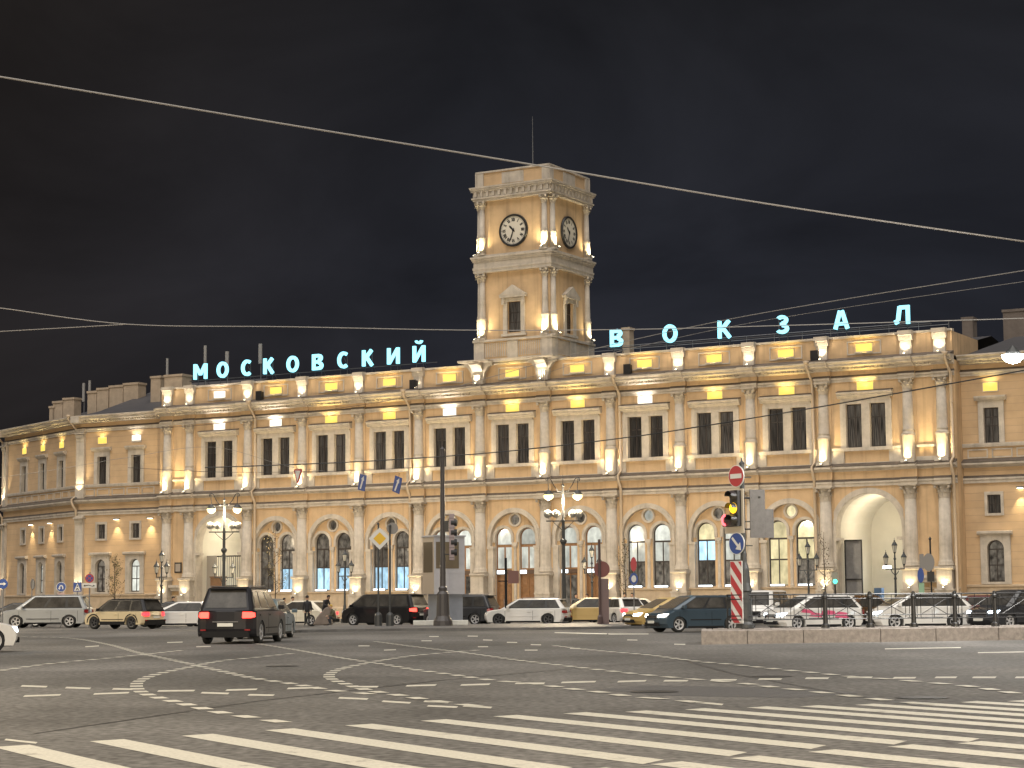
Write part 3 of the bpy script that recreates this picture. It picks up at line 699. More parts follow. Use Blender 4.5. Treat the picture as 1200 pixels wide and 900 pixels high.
# roofs' chimneys, placed where they stand behind the parapet
def rx(px, py, d): return F(px, py, -d)
for (a, b, py0, py1) in ((62,68,486,476),(66,77.5,482,470),(78,91,480,466)):
    x0, z0 = rx(a, py0, 9); x1, z1 = rx(b, py1, 9); chim(lw, (x0+x1)/2, 9, z0, x1-x0, .9, z1-z0)
for (a, b, py0, py1) in ((107,118,470,457),(118,132,468,453),(132.5,149,465,450),(149,167,463,447)):
    x0, z0 = rx(a, py0, 8); x1, z1 = rx(b, py1, 8); chim(lw, (x0+x1)/2, 8, z0-.1, (x1-x0)*.96, 1.0, z1-z0)
x0, z0 = rx(173, 459, 6); x1, z1 = rx(190, 441, 6); chim(st, (x0+x1)/2+.5, 6, z0, (x1-x0)-.5, 1.0, z1-z0)
x0, z0 = rx(191, 456, 3); x1, z1 = rx(215, 439, 3); chim(st, (x0+x1)/2+.5, 3, z0, (x1-x0)*.86, 1.2, z1-z0)
x0, z0 = rx(732, 412, 4); x1, z1 = rx(740, 384, 4); chim(st, (x0+x1)/2, 4, z0, x1-x0, .7, z1-z0)
x0, z0 = rx(1178, 380, 14); x1, z1 = rx(1205, 362, 14); chim(rw, (x0+x1)/2, 14, z0-.6, x1-x0, 1.0, z1-z0+.6, mat('dimmed_chimney', (.16,.13,.11), .9, var=.2, scale=2))  # darkened colour stands in for less light on the right roof chimneys
x0, z0 = rx(1130, 383, 14); x1, z1 = rx(1142, 372, 14); chim(rw, (x0+x1)/2, 14, z0-.6, x1-x0, 1.0, z1-z0+.6, mat('dimmed_chimney', (.16,.13,.11), .9, var=.2, scale=2))
# roof antennas
ANT = []
for k, (px, py0, py1, wd, lab) in enumerate(((241.5,432,405,.22,'tall slim white antenna panel on the roof behind the first letters'),(267,432,412,.3,'wide grey antenna panel on the roof, right of the tall slim white one'),(306,440,403,.3,'antenna panel on a tall mast behind the fourth letter'),(197,442,420,.18,'short antenna on the roof at the left end of the main front'),(99,474,449,.22,'leaning pale antenna among the chimneys of the left wing'),(106,476,446,.2,'antenna mast standing beside the leaning one among the chimneys'))):
    d = 6 if px > 150 else 8.5
    x, z1 = rx(px, py1, d); _, z0 = rx(px, py0 + 6, d)
    t = thing('roof_antenna', lab, 'antenna', WL(x, d, z0-1.2), RZ, 'antennas on the station roof')
    m = MB(); m.tube([(0,0,-.5),(0,0,z1-z0+1.2)], .035); m.box(-.2,.2,-.2,.2,-1.0,-.45); m.build('mast', GREY, t)
    m = MB(); m.box(-wd/2,wd/2,-.14,-.04,z1-z0-.4,z1-z0+1.2); m.build('panel', mat('antenna_white', (.30,.29,.28), .6), t)

# ------------------------------------------------------------ clock tower
TX, TY = 0.12, 3.0
tw = thing('clock_tower', 'square two stage ochre clock tower with corner columns rising over the middle of the station', 'clock tower', WL(TX, TY, 18.3), RZ)
ZT = 18.3
def tz(z): return z - ZT
HW = 2.86
def face_M(k): return Matrix.Rotation(k*PI/2, 4, 'Z')
m = MB(); m.m = 1
m.box(-3.3,3.3,-3.3,3.3,tz(18.21),tz(18.45)); m.m = 0
m.box(-3.12,3.12,-3.12,3.12,tz(18.45),tz(19.7)); m.m = 1
m.box(-3.26,3.26,-3.26,3.26,tz(19.7),tz(19.86))
for k in range(4):
    b = MB(face_M(k)); b.m = 1
    for x in (-2.75, 0, 2.75): b.box(x-.42,x+.42,-3.2,-3.122,tz(18.46),tz(19.69))
    for j in range(40):
        x = -3.05 + j*.155; b.box(x, x+.07, -3.16, -3.123, tz(18.6), tz(19.6))
    m.m = 1
    for vs, f, mi in ((b.v, b.f, b.mi),): m.add([tuple(b.M @ Vector(v)) for v in vs], f)
m.build('base', [WALL, TRIM], tw)
lowr = MB(); upr = MB(); trm = MB(); mod = MB()
def addM(dst, src, mi):
    dst.m = mi; dst.add([tuple(src.M @ Vector(v)) for v in src.v], src.f)
for k in range(4):
    b = MB(face_M(k)); b.panel([(-HW,tz(19.86)),(HW,tz(19.86)),(HW,tz(25.2)),(-HW,tz(25.2))], [[(-.56,tz(20.3)),(.56,tz(20.3)),(.56,tz(22.5)),(-.56,tz(22.5))]], -HW, .3); addM(lowr, b, 0)
    b = MB(face_M(k)); b.add([(-HW,-HW,tz(25.9)),(HW,-HW,tz(25.9)),(HW,-HW,tz(30.1)),(-HW,-HW,tz(30.1))], [(0,1,2,3)]); addM(upr, b, 0)
lowr.build('lower_stage', WALL, tw); upr.build('upper_stage', WALL, tw)
def sq(mb, z0, z1, o): mb.box(-HW-o,HW+o,-HW-o,HW+o,tz(z0),tz(z1))
c = MB()
for z0, z1, o in ((24.72,24.95,.34),(24.95,25.1,.38),(25.1,25.5,.32),(25.5,25.62,.38),(25.62,25.75,.44),(25.75,25.88,.5),(25.88,26.0,.3)): sq(c, z0, z1, o)
c.build('middle_cornice', TRIM, tw)
c = MB()
for z0, z1, o in ((29.95,30.1,.34),(30.1,30.2,.42),(30.2,30.62,.30),(30.62,30.74,.44),(30.74,30.86,.5),(30.86,30.96,.54)): sq(c, z0, z1, o)
for k in range(4):
    b = MB(face_M(k))
    for j in range(13):
        x = -2.95 + j*.492; b.box(x-.1,x+.1,-HW-.42,-HW-.301,tz(30.25),tz(30.618))
    c.add([tuple(b.M @ Vector(v)) for v in b.v], b.f)
c.build('top_cornice', TRIM, tw)
c = MB(); c.m = 0; sq(c, 30.96, 32.0, .1); c.m = 1; sq(c, 32.0, 32.12, .2)
for k in range(4):
    b = MB(face_M(k))
    for x in (-2.75, 2.75): b.box(x-.34,x+.34,-HW-.18,-HW-.101,tz(30.97),tz(31.99))
    b.box(-.9,.9,-HW-.13,-HW-.101,tz(31.1),tz(31.9)); c.m = 1; c.add([tuple(b.M @ Vector(v)) for v in b.v], b.f)
c.build('parapet', [WALL, TRIM], tw)
s_ = MB(); s_.smooth = True; s_.lathe([(.27,21.42),(.27,21.5),(.22,21.55),(.26,21.62),(.22,21.68),(.215,22.4),(.185,24.05)], (0,0,-ZT), 14); s_.smooth = False
s_.box(-.3,.3,-.3,.2,tz(19.87),tz(20.0)); s_.smooth = True; s_.lathe([(.27,20.0),(.265,21.3),(.31,21.34),(.31,21.42)], (0,0,-ZT), 14); TCL = s_.data('column', TRIM)
s_ = MB(); s_.smooth = True; s_.lathe([(.26,27.3),(.26,27.36),(.215,27.42),(.25,27.48),(.21,27.55),(.185,29.32)], (0,0,-ZT), 14); s_.smooth = False
s_.box(-.3,.3,-.3,.2,tz(25.99),tz(26.12)); s_.smooth = True; s_.lathe([(.27,26.12),(.265,27.2),(.30,27.24),(.30,27.3)], (0,0,-ZT), 14); TCU = s_.data('column', TRIM)
CT1 = capital(.185, 24.05-ZT, .68); CT2 = capital(.185, 29.32-ZT, .64)
bpy.context.view_layer.update()
def TW(M, p): return tw.matrix_world @ (M @ Vector(p))
for k in range(4):
    M = face_M(k)
    for x in (-2.56, 2.56):
        for me, cp, z in ((TCL, CT1, 19.9), (TCU, CT2, 26.02)):
            p = M @ Vector((x, -HW-.12, 0)); o = link('column', me, tw, p, k*PI/2); link('capital', cp, o)
            if k in (0, 1) or (k == 3):
                l_ = link('uplight', UPL, o, (0, -.45, tz(z)+.05))
                spot(TW(M, (x, -HW-.58, tz(z)+.27)), TW(M, (x, -HW-.46, tz(z)+1.6)), 190, 150, (1.0,.84,.50))
    # window with pediment
    s = MB(M)
    y = -HW
    for a, b in ((-1.0,-.56),(.56,1.0)): s.box(a*.92,b*.92 if b > 0 else b,y-.12,y-.002,tz(20.2),tz(22.5)) if False else s.box(min(a,b)*1.0 if a > 0 else -.88, .88 if a > 0 else -.562, y-.12, y-.002, tz(20.2), tz(22.5))
    s.box(-.88,.88,y-.12,y-.002,tz(22.502),tz(22.75)); s.box(-1.05,1.05,y-.34,y-.002,tz(22.78),tz(22.95)); s.box(-1.0,1.0,y-.2,y-.002,tz(20.02),tz(20.19))
    for sx in (-1, 1): s.box(sx*.82-.1,sx*.82+.1,y-.28,y-.121,tz(22.3),tz(22.778))
    s.prof_y([(-1.1,tz(22.953)),(1.1,tz(22.953)),(0,tz(23.66))], y-.36, y-.002)
    s.build('window_surround', TRIM, tw)
    f = MB(M)
    for a in (-.56,-.03,.5): f.box(a,a+.06,y+.2,y+.26,tz(20.3),tz(22.5))
    for z in (20.3,21.0,21.7,22.44): f.box(-.499,.499,y+.203,y+.257,tz(z),tz(z)+.06)
    o = f.build('window', FRAME, tw); g = MB(M); g.add([(-.53,y+.23,tz(20.33)),(.53,y+.23,tz(20.33)),(.53,y+.23,tz(22.48)),(-.53,y+.23,tz(22.48))], [(0,1,2,3)]); g.build('pane', DARKPANE, o)
    if k > 1 and k != 3: continue
    # clock
    cz = tz(27.62); R = 1.13
    d = MB(M); d.m = 0; d.lathe([(0,-.06),(R-.06,-.06)], (0,y-.02,cz), 40, axis='y'); d.m = 1
    d.lathe([(R-.1,-.0),(R-.1,-.12),(R,-.14),(R+.06,-.06),(R+.06,.0)], (0,y-.02,cz), 40, axis='y')
    for q in range(60):
        t = 2*PI*q/60; r0, r1, hw_ = (R-.2, R-.12, .012) if q % 5 else (R-.22, R-.12, .022)
        cs, sn = math.cos(t), math.sin(t)
        d.add([(r0*sn-hw_*cs,y-.085,cz+r0*cs+hw_*sn),(r0*sn+hw_*cs,y-.085,cz+r0*cs-hw_*sn),(r1*sn+hw_*cs,y-.085,cz+r1*cs-hw_*sn),(r1*sn-hw_*cs,y-.085,cz+r1*cs+hw_*sn)], [(0,1,2,3)])
    ROM = ['XII','I','II','III','IV','V','VI','VII','VIII','IX','X','XI']
    def stroke(pts, wd_, t):
        (u0, v0), (u1, v1) = pts; L = math.hypot(u1-u0, v1-v0); nu, nv = -(v1-v0)/L*wd_/2, (u1-u0)/L*wd_/2
        out = []
        for u, v in ((u0+nu,v0+nv),(u0-nu,v0-nv),(u1-nu,v1-nv),(u1+nu,v1+nv)):
            cs, sn = math.cos(t), math.sin(t); rr = .76 + v
            out.append((rr*sn + u*cs, y-.086-random.random()*.004, cz + rr*cs - u*sn))
        d.add(out, [(0,1,2,3)])
    for h, rn in enumerate(ROM):
        t = 2*PI*h/12; wds = {'I': .07, 'V': .14, 'X': .14}; tot = sum(wds[q] for q in rn); u = -tot/2
        for q in rn:
            wq = wds[q]; a, b = u+.012, u+wq-.012; mdl = (a+b)/2
            if q == 'I': stroke(((mdl,-.12),(mdl,.12)), .06, t)
            elif q == 'V': stroke(((a,.12),(mdl,-.12)), .06, t); stroke(((b,.12),(mdl,-.12)), .04, t)
            else: stroke(((a,.12),(b,-.12)), .06, t); stroke(((b,.12),(a,-.12)), .04, t)
            u += wq
    o = d.build('clock', [mat('clock_dial', (.62,.58,.50), .5), BLK], tw)
    hands = MB(M)
    for ang_, L, w0 in ((10.55/12*2*PI, .52, .075), (33/60*2*PI, .86, .05)):
        cs, sn = math.cos(ang_), math.sin(ang_); yy = y-.10 - (.02 if L > .6 else 0)
        pts = [(-w0*.6,-.16),(w0*.6,-.16),(w0,L*.7),(0,L),(-w0,L*.7)]
        hands.add([(r*sn+u*cs, yy, cz+r*cs-u*sn) for u, r in pts], [(0,1,2,3,4)])
    hands.lathe([(0,-.15),(.09,-.13),(.09,-.1)], (0,y,cz), 12, axis='y'); hands.build('clock_hands', BLK, o)
mm = MB(); mm.tube([(0,0,tz(32.0)),(0,0,tz(36.5))], .04, 5, .015); mm.build('mast', GREY, tw)

# ------------------------------------------------------------ rooftop letters
def letter(ch):
    L = MB(); W = .62; H = 1.2; T = .235; k = [0]
    def st_(x0, z0, x1, z1, t=T):
        dx, dz = x1-x0, z1-z0; l = math.hypot(dx, dz); nx, nz = -dz/l*t/2, dx/l*t/2; o = .004*k[0]; k[0] += 1
        p = [(x0+nx,z0+nz),(x0-nx,z0-nz),(x1-nx,z1-nz),(x1+nx,z1+nz)]
        L.prof_y(p, -.09-o, .09+o)
    def arc(cx, cz, rx, rz, a0, a1, n=18, t=T):
        o = .004*k[0]; k[0] += 1
        inn, out = [], []
        for i in range(n+1):
            q = math.radians(a0 + (a1-a0)*i/n)
            out.append((cx+(rx+t/2)*math.cos(q), cz+(rz+t/2)*math.sin(q))); inn.append((cx+(rx-t/2)*math.cos(q), cz+(rz-t/2)*math.sin(q)))
        for i in range(n): L.prof_y([out[i], out[i+1], inn[i+1], inn[i]], -.09-o, .09+o)
    h = T/2
    if ch == 'М': st_(-.52,0,-.52,H); st_(.52,0,.52,H); st_(-.47,H-.06,0,.35,.2); st_(.47,H-.06,0,.35,.2)
    elif ch == 'О': arc(0,H/2,.42,H/2-h+.03,0,360,28)
    elif ch == 'С': arc(.06,H/2,.42,H/2-h+.03,52,308,24)
    elif ch == 'К': st_(-.36,0,-.36,H); st_(-.28,.52,.34,H-.02); st_(-.1,.66,.38,.02)
    elif ch == 'В':
        st_(-.34,0,-.34,H); st_(-.22,H-h,.1,H-h); st_(-.22,h,.12,h); st_(-.22,H/2+.02,.1,H/2+.02,.22)
        arc(.1,H*.76,.22,H*.24-h+.01,-90,90,10); arc(.12,H*.27,.26,H*.27-h,-90,90,10)
    elif ch in 'ИЙ':
        st_(-.4,0,-.4,H); st_(.4,0,.4,H); st_(-.34,.1,.34,H-.1,.19)
        if ch == 'Й': arc(0,H+.42,.24,.2,190,350,10,.16)
    elif ch == 'З':
        arc(-.02,H*.745,.30,H*.255-h+.02,150,-90,14); arc(-.02,H*.265,.34,H*.265-h+.02,90,-150,14); st_(-.14,H/2+.02,.0,H/2+.02,.2)
    elif ch == 'А': st_(-.42,0,-.06,H); st_(.42,0,.06,H); st_(-.24,.34,.24,.34,.2)
    elif ch == 'Л': st_(.36,0,.36,H); st_(-.2,H-h,.3,H-h); st_(-.17,H-.05,-.3,.25); st_(-.28,.22,-.52,h*.95,.26)
    return L.data('letter', LETTER)
LCACHE = {}
def word(name, label, letters, x0, x1):
    r = thing(name, label, 'rooftop sign', WL(0, 1.0, 18.3), RZ)
    for ch, px in letters:
        x, _ = F(px, 420 if px < 600 else 385, -1.0)
        if ch not in LCACHE: LCACHE[ch] = letter(ch)
        link('letter', LCACHE[ch], r, (x, 0, .52)); 
    f = MB(); f.box(x0, x1, .13, .19, .40, .46); f.box(x0, x1, .13, .19, -.05, .0)
    for ch, px in letters:
        x, _ = F(px, 420 if px < 600 else 385, -1.0)
        for q in (-.3, .3): f.box(x+q-.025,x+q+.025,.12,.13,-.5,1.6)
        f.tube([(x,.16,1.3),(x,1.6,-.4)], .025)
    f.build('support_frame', mat('sign_frame', (.06,.06,.065), .6), r)
    return r
word('rooftop_sign', 'glowing cyan white ten letter rooftop sign left of the clock tower', list(zip('МОСКОВСКИЙ', (235,261,289,315,343,372,402,431,461,491))), -30.0, -7.0)
word('rooftop_sign', 'glowing cyan white six letter rooftop sign, widely spaced, right of the clock tower', list(zip('ВОКЗАЛ', (722,785,849,917,986,1058))), 7.0, 30.2)
rl = MB()
for z in (18.75, 19.0): rl.tube([(5, 2.2, z), (31, 2.2, z)], .02, 5)
for k in range(14): rl.tube([(5+k*2, 2.2, 17.4), (5+k*2, 2.2, 19.02)], .02, 5)
rl.build('roof_railing', GREY, st)
# ------------------------------------------------------------ ground, markings, kerbs
def asphalt():
    m = bpy.data.materials.new('asphalt'); m.use_nodes = True; nt = m.node_tree; b = nt.nodes['Principled BSDF']; N = nt.nodes.new; Lk = nt.links.new
    tc = N('ShaderNodeTexCoord')
    def noise(s, d, sc3=None):
        n = N('ShaderNodeTexNoise'); n.inputs['Scale'].default_value = s; n.inputs['Detail'].default_value = d
        if sc3:
            mp = N('ShaderNodeMapping'); mp.inputs['Scale'].default_value = sc3; Lk(tc.outputs['Object'], mp.inputs[0]); Lk(mp.outputs[0], n.inputs['Vector'])
        else: Lk(tc.outputs['Object'], n.inputs['Vector'])
        return n
    a, f_, g2, st_ = noise(0.09, 6), noise(9, 6), noise(0.7, 8), noise(0.25, 5, (1.0, 0.16, 1))
    def mr(n, lo, hi, a0, a1):
        r = N('ShaderNodeMapRange'); r.inputs[1].default_value = lo; r.inputs[2].default_value = hi; r.inputs[3].default_value = a0; r.inputs[4].default_value = a1; Lk(n.outputs['Fac'], r.inputs[0]); return r
    def mul(x, y):
        q = N('ShaderNodeMath'); q.operation = 'MULTIPLY'; Lk(x.outputs[0], q.inputs[0]); Lk(y.outputs[0], q.inputs[1]); return q
    k = mul(mul(mr(a, .35, .65, .70, 1.35), mr(f_, .3, .7, .45, 1.6)), mul(mr(g2, .3, .7, .85, 1.15), mr(st_, .35, .65, .78, 1.2)))
    v = N('ShaderNodeVectorMath'); v.operation = 'SCALE'; v.inputs[0].default_value = (0.094, 0.090, 0.085); Lk(k.outputs[0], v.inputs['Scale']); Lk(v.outputs[0], b.inputs['Base Color'])
    b.inputs['Specular IOR Level'].default_value = .25; rr = mr(a, .3, .7, .72, .95); Lk(rr.outputs[0], b.inputs['Roughness'])
    bp = N('ShaderNodeBump'); bp.inputs['Strength'].default_value = .5; bp.inputs['Distance'].default_value = .01; Lk(f_.outputs['Fac'], bp.inputs['Height']); Lk(bp.outputs[0], b.inputs['Normal'])
    return m
ASPH = asphalt()
def paint_mat():
    m = bpy.data.materials.new('road_paint'); m.use_nodes = True; nt = m.node_tree; b = nt.nodes['Principled BSDF']; N = nt.nodes.new; Lk = nt.links.new
    tc = N('ShaderNodeTexCoord'); n = N('ShaderNodeTexNoise'); n.inputs['Scale'].default_value = 2.6; n.inputs['Detail'].default_value = 10; n.inputs['Roughness'].default_value = .7
    Lk(tc.outputs['Object'], n.inputs['Vector'])
    r = N('ShaderNodeValToRGB'); r.color_ramp.elements[0].position = .28; r.color_ramp.elements[0].color = (.12, .11, .095, 1); r.color_ramp.elements[1].position = .42; r.color_ramp.elements[1].color = (.46, .44, .375, 1)
    Lk(n.outputs['Fac'], r.inputs[0]); 
    n2 = N('ShaderNodeTexNoise'); n2.inputs['Scale'].default_value = 24; n2.inputs['Detail'].default_value = 3; Lk(tc.outputs['Object'], n2.inputs['Vector'])
    q = N('ShaderNodeMapRange'); q.inputs[1].default_value = .3; q.inputs[2].default_value = .7; q.inputs[3].default_value = .8; q.inputs[4].default_value = 1.12; Lk(n2.outputs['Fac'], q.inputs[0])
    v = N('ShaderNodeVectorMath'); v.operation = 'SCALE'; Lk(r.outputs[0], v.inputs[0]); Lk(q.outputs[0], v.inputs['Scale']); Lk(v.outputs[0], b.inputs['Base Color'])
    b.inputs['Roughness'].default_value = .7
    return m
PAINT = paint_mat()
g = MB(); g.add([(-900,-300,0),(900,-300,0),(900,1500,0),(-900,1500,0)], [(0,1,2,3)]); tag(g.build('road', ASPH), kind='structure')
mk = MB()
def quad_px(*px): mk.add([tuple(G(x, y) + Vector((0,0,.004))) for x, y in px], [(0,1,2,3)])
zA, zB, zC, zD = (G(*p) for p in ((403.7,850.5),(436,848.5),(778,890.7),(753,896)))
stp = (G(403.7,850.5) - G(110,868)) / 3.0
ZL = [G(*p) for p in ((105,869),(212.5,862.5),(310,856),(404,850.5),(492.5,845),(577.5,839.8),(660,836.5),(732,834.5),(802,831.8),(875,829.6),(937,828.2),(1002,826.4),(1062,825),(1125,823.2),(1180,822),(1236,820.8))]
ZL = [ZL[0] - stp*k for k in (3, 2, 1)] + ZL
for a_ in ZL:
    o = a_ - zA + Vector((0,0,.004)); mk.add([tuple(p + o) for p in (zA, zB, zC, zD)], [(0,1,2,3)])
dv = (zC - zB).normalized(); sh = dv*((zC-zB).length + .12) + stp*.42
for px_ in ((670,903.5),(762,896),(855,889),(947,881.5),(1040,875.5),(1122,871.5),(1205,867)):
    o = G(*px_) - zA + Vector((0,0,.004)); mk.add([tuple(p + o) for p in (zA, zB, zB + dv*4.5, zA + dv*4.5)], [(0,1,2,3)])
tag(mk.build('crosswalk_marking', PAINT), kind='structure')
mk = MB()
def dashes(px, dash=.56, gap=.50, wd=.21, z=.004):
    P = [G(x, y) for x, y in px]; pts = []
    for i in range(len(P)-1):                      # catmull-rom through the points
        p0, p1, p2, p3 = P[max(i-1,0)], P[i], P[i+1], P[min(i+2,len(P)-1)]
        for j in range(12):
            t = j/12; pts.append(0.5*((2*p1) + (p2-p0)*t + (2*p0-5*p1+4*p2-p3)*t*t + (3*p1-p0-3*p2+p3)*t**3))
    pts.append(P[-1]); s = 0.0; cum = [0.0]
    for a, b in zip(pts[:-1], pts[1:]): cum.append(cum[-1] + (b-a).length)
    def at(d):
        for i in range(len(cum)-1):
            if cum[i+1] >= d: 
                t = (d-cum[i])/max(cum[i+1]-cum[i],1e-6); return pts[i].lerp(pts[i+1], t)
        return pts[-1]
    d = 0.0
    while d + dash < cum[-1]:
        a, b = at(d), at(d+dash); v = (b-a).normalized(); n = Vector((-v.y, v.x, 0))*wd/2; o = Vector((0,0,z))
        mk.add([tuple(a-n+o), tuple(b-n+o), tuple(b+n+o), tuple(a+n+o)], [(0,1,2,3)]); d += dash + gap
dashes([(0,786),(57,778),(120,772),(165,767.5),(215,762)], z=.005)
dashes([(342,766),(295,771),(260,774.5),(231,780),(185,790),(165,797.5),(160,802.5),(162.5,809),(175,815),(207,823),(252,834),(287,840),(340,848)], z=.006)
dashes([(25,746),(82,748),(125,755),(162,765),(217,777),(265,788),(297,795),(345,802),(385,809),(417,812),(445,815)], z=.007)
dashes([(560,762),(500,767),(467,771),(432,777),(400,784),(387,790),(387,795),(402,801),(430,809),(467,815),(510,822),(560,828)], z=.008)
dashes([(275,751),(317,757),(365,765),(410,773),(450,779),(485,785),(530,791),(560,795.5),(590,799),(620,801),(672,808),(707,812),(740,817),(783,820),(828,825)], z=.009)
dashes([(440,752),(477,757),(510,761),(550,766),(607,774),(657,780),(717,787),(763,792),(820,797),(877,802),(907,806),(945,810),(987,815),(1037,821),(1090,826)], z=.010)
dashes([(650,757),(703,763),(760,768),(813,775),(857,779),(905,784),(955,789),(1005,794),(1040,796),(1072,799),(1107,802),(1145,806),(1182,812),(1230,818)], z=.011)
for x0, y0, x1, y1 in ((24,804,54,805),(27,816,70,814.5),(76,806,105,807),(109,813.5,150,812),(131,807.5,155,808),(184,810,227,809.5),(235,812,267,813),(264,809,300,808),(290,814.5,320,815),(336,807,372,806),(396,818,430,819.5),(410,805,442,805),(447,822,480,824),(475,804,510,803),(496,822,525,823.5),(500,827.5,535,829),(542,827.5,575,829.5),(539,803,573,802),(603,801,637,801),(657,800,697,799),(723,799,756,798),(777,798,805,798),(832,797,862,797),(888,796,915,796),(943,795,970,795),(992,794,1021,794),(1046,794.5,1072,794.5),(1095,794,1120,794),(1139,794,1166,794),(1189,794,1215,794),
    (5,867,42,871),(815,823,846,826)):
    h = 0.9; quad_px((x0,y0+h),(x1,y1+h),(x1+2,y1-h),(x0+2,y0-h))
for x0, y0, x1, y1 in ((1037,760.5,1126,759),(1146,765,1235,763.5),(650,741.3,711,743),(713,743.2,760,743),(494,751,506,751),(503,746,514,746),(548,745.5,560,745.6),(566,750,577,750.3),(594,752.8,606,753),(622,755.5,634,755.8),(668,760,680,760.3),(735,750,747,750.2),(790,755,803,755.3),(560,758,572,758),(615,762,630,762),(100,758,116,757),(196,753,214,752.5),(230,758,247,757.5),(420,757,433,757),(450,762,464,761.5)):
    h = .5; quad_px((x0,y0+h),(x1,y1+h),(x1,y1-h),(x0,y0-h))
tag(mk.build('lane_marking', PAINT), kind='structure')
# asphalt patches
PATCH = mat('asphalt_patch', (0.072, 0.070, 0.070), .7, var=.3, scale=9, bump=.4, bscale=60)
mk = MB()
mk.add([tuple(G(x, y) + Vector((0,0,.002))) for x, y in ((700,808),(760,803),(905,806),(1010,812),(930,818),(770,815))], [(0,1,2,3,4,5)])
tag(mk.build('road_patch', PATCH), kind='structure')
IRON = mat('manhole_iron', (.03,.028,.026), .6, var=.4, scale=30)
for px, py in ((767,811),(905,793),(330,781),(1080,818)):
    c = G(px, py); q = MB(); q.lathe([(.0,.012),(.30,.012),(.33,.012),(.36,.008)], (c.x, c.y, 0), 20); tag(q.build('manhole_cover', IRON), kind='structure')
SEAM = mat('tar_seam', (.022,.021,.02), .6)
mk = MB()
for pts in (((40,860),(300,822),(520,797),(700,781),(830,772)),((1200,846),(980,812),(860,790),(790,771)),((0,770),(200,762),(420,757),(640,756))):
    P_ = [G(*p) for p in pts]
    for a_, b_ in zip(P_[:-1], P_[1:]):
        n_ = 8
        for i_ in range(n_):
            u, v = a_.lerp(b_, i_/n_), a_.lerp(b_, (i_+1)/n_); d_ = (v-u).normalized(); w_ = Vector((-d_.y, d_.x, 0))*random.uniform(.02,.045)
            mk.add([tuple(u-w_+Vector((0,0,.003))), tuple(v-w_+Vector((0,0,.003))), tuple(v+w_+Vector((0,0,.003))), tuple(u+w_+Vector((0,0,.003)))], [(0,1,2,3)])
tag(mk.build('road_seam', SEAM), kind='structure')
# pavement before the station, following its front, with a kerb
PAVE = mat('paving_slabs', (.17,.15,.13), .85, var=.25, scale=1.2, bump=.3, bscale=12)
GRAN = mat('grey_pink_granite', (.225,.20,.182), .75, var=.28, scale=7, bump=.3, bscale=50)
q = MB()
def sheet(mb, pts, z0, z1):
    n = len(pts); mb.add([(p[0],p[1],z0) for p in pts] + [(p[0],p[1],z1) for p in pts], [(i,(i+1)%n,n+(i+1)%n,n+i) for i in range(n)] + [tuple(range(n,2*n))])
pf = [WL(-60,-9,0), WL(-36,-9,0), WL(34,-9,0), WL(60,-9,0), WL(60,-.03,0), WL(-36,-.03,0), WL(-52,12,0), WL(-70,12,0)]
sheet(q, [(p.x,p.y) for p in pf], -.05, .13); tag(q.build('station_pavement', PAVE), kind='structure')
# traffic island with the posts
ip = [G(318,744.0), G(352,741.2), G(470,739.4), G(620,738.4), G(755,736.6), G(772,734.9), A(735,733,112), A(560,733,109), A(380,733.5,107)]
q = MB(); sheet(q, [(p.x,p.y) for p in ip], -.05, .12); tag(q.build('traffic_island', mat('island_asphalt', (.10,.098,.098), .6, var=.3, scale=1.5, bump=.3)), kind='structure')
# granite island at the right: long blocks butted end to end
ka, kb = G(822, 755.5), G(1200, 750); kd = (kb-ka).normalized(); kn = Vector((ka.x, ka.y, 0)).normalized()
q = MB(); Lb = [1.5,1.85,2.6,1.9,2.2,1.6,2.3,1.9,2.4,1.7,2.2,2.0,1.8,2.4]; s = 0.0
def pt(u, v): p = ka + kd*u + kn*v; return (p.x, p.y)
for k, l in enumerate(Lb):
    sheet(q, [pt(s,0), pt(s+l-.015,0), pt(s+l-.015,.38), pt(s,.38)], -.05, .42 - .004*(k % 2)); s += l
sheet(q, [pt(.005,.383), pt(.38,.383), pt(.38,4.0), pt(.005,4.0)], -.05, .417)
sheet(q, [pt(.4,3.7), pt(s,3.7), pt(s,4.0), pt(.4,4.0)], -.05, .42)
bevel(tag(q.build('granite_kerb', GRAN), kind='structure'), .02, 2)
q = MB(); sheet(q, [pt(.385,.385), pt(s,.385), pt(s,3.69), pt(.385,3.69)], -.05, .40); tag(q.build('island_paving', PAVE), kind='structure')

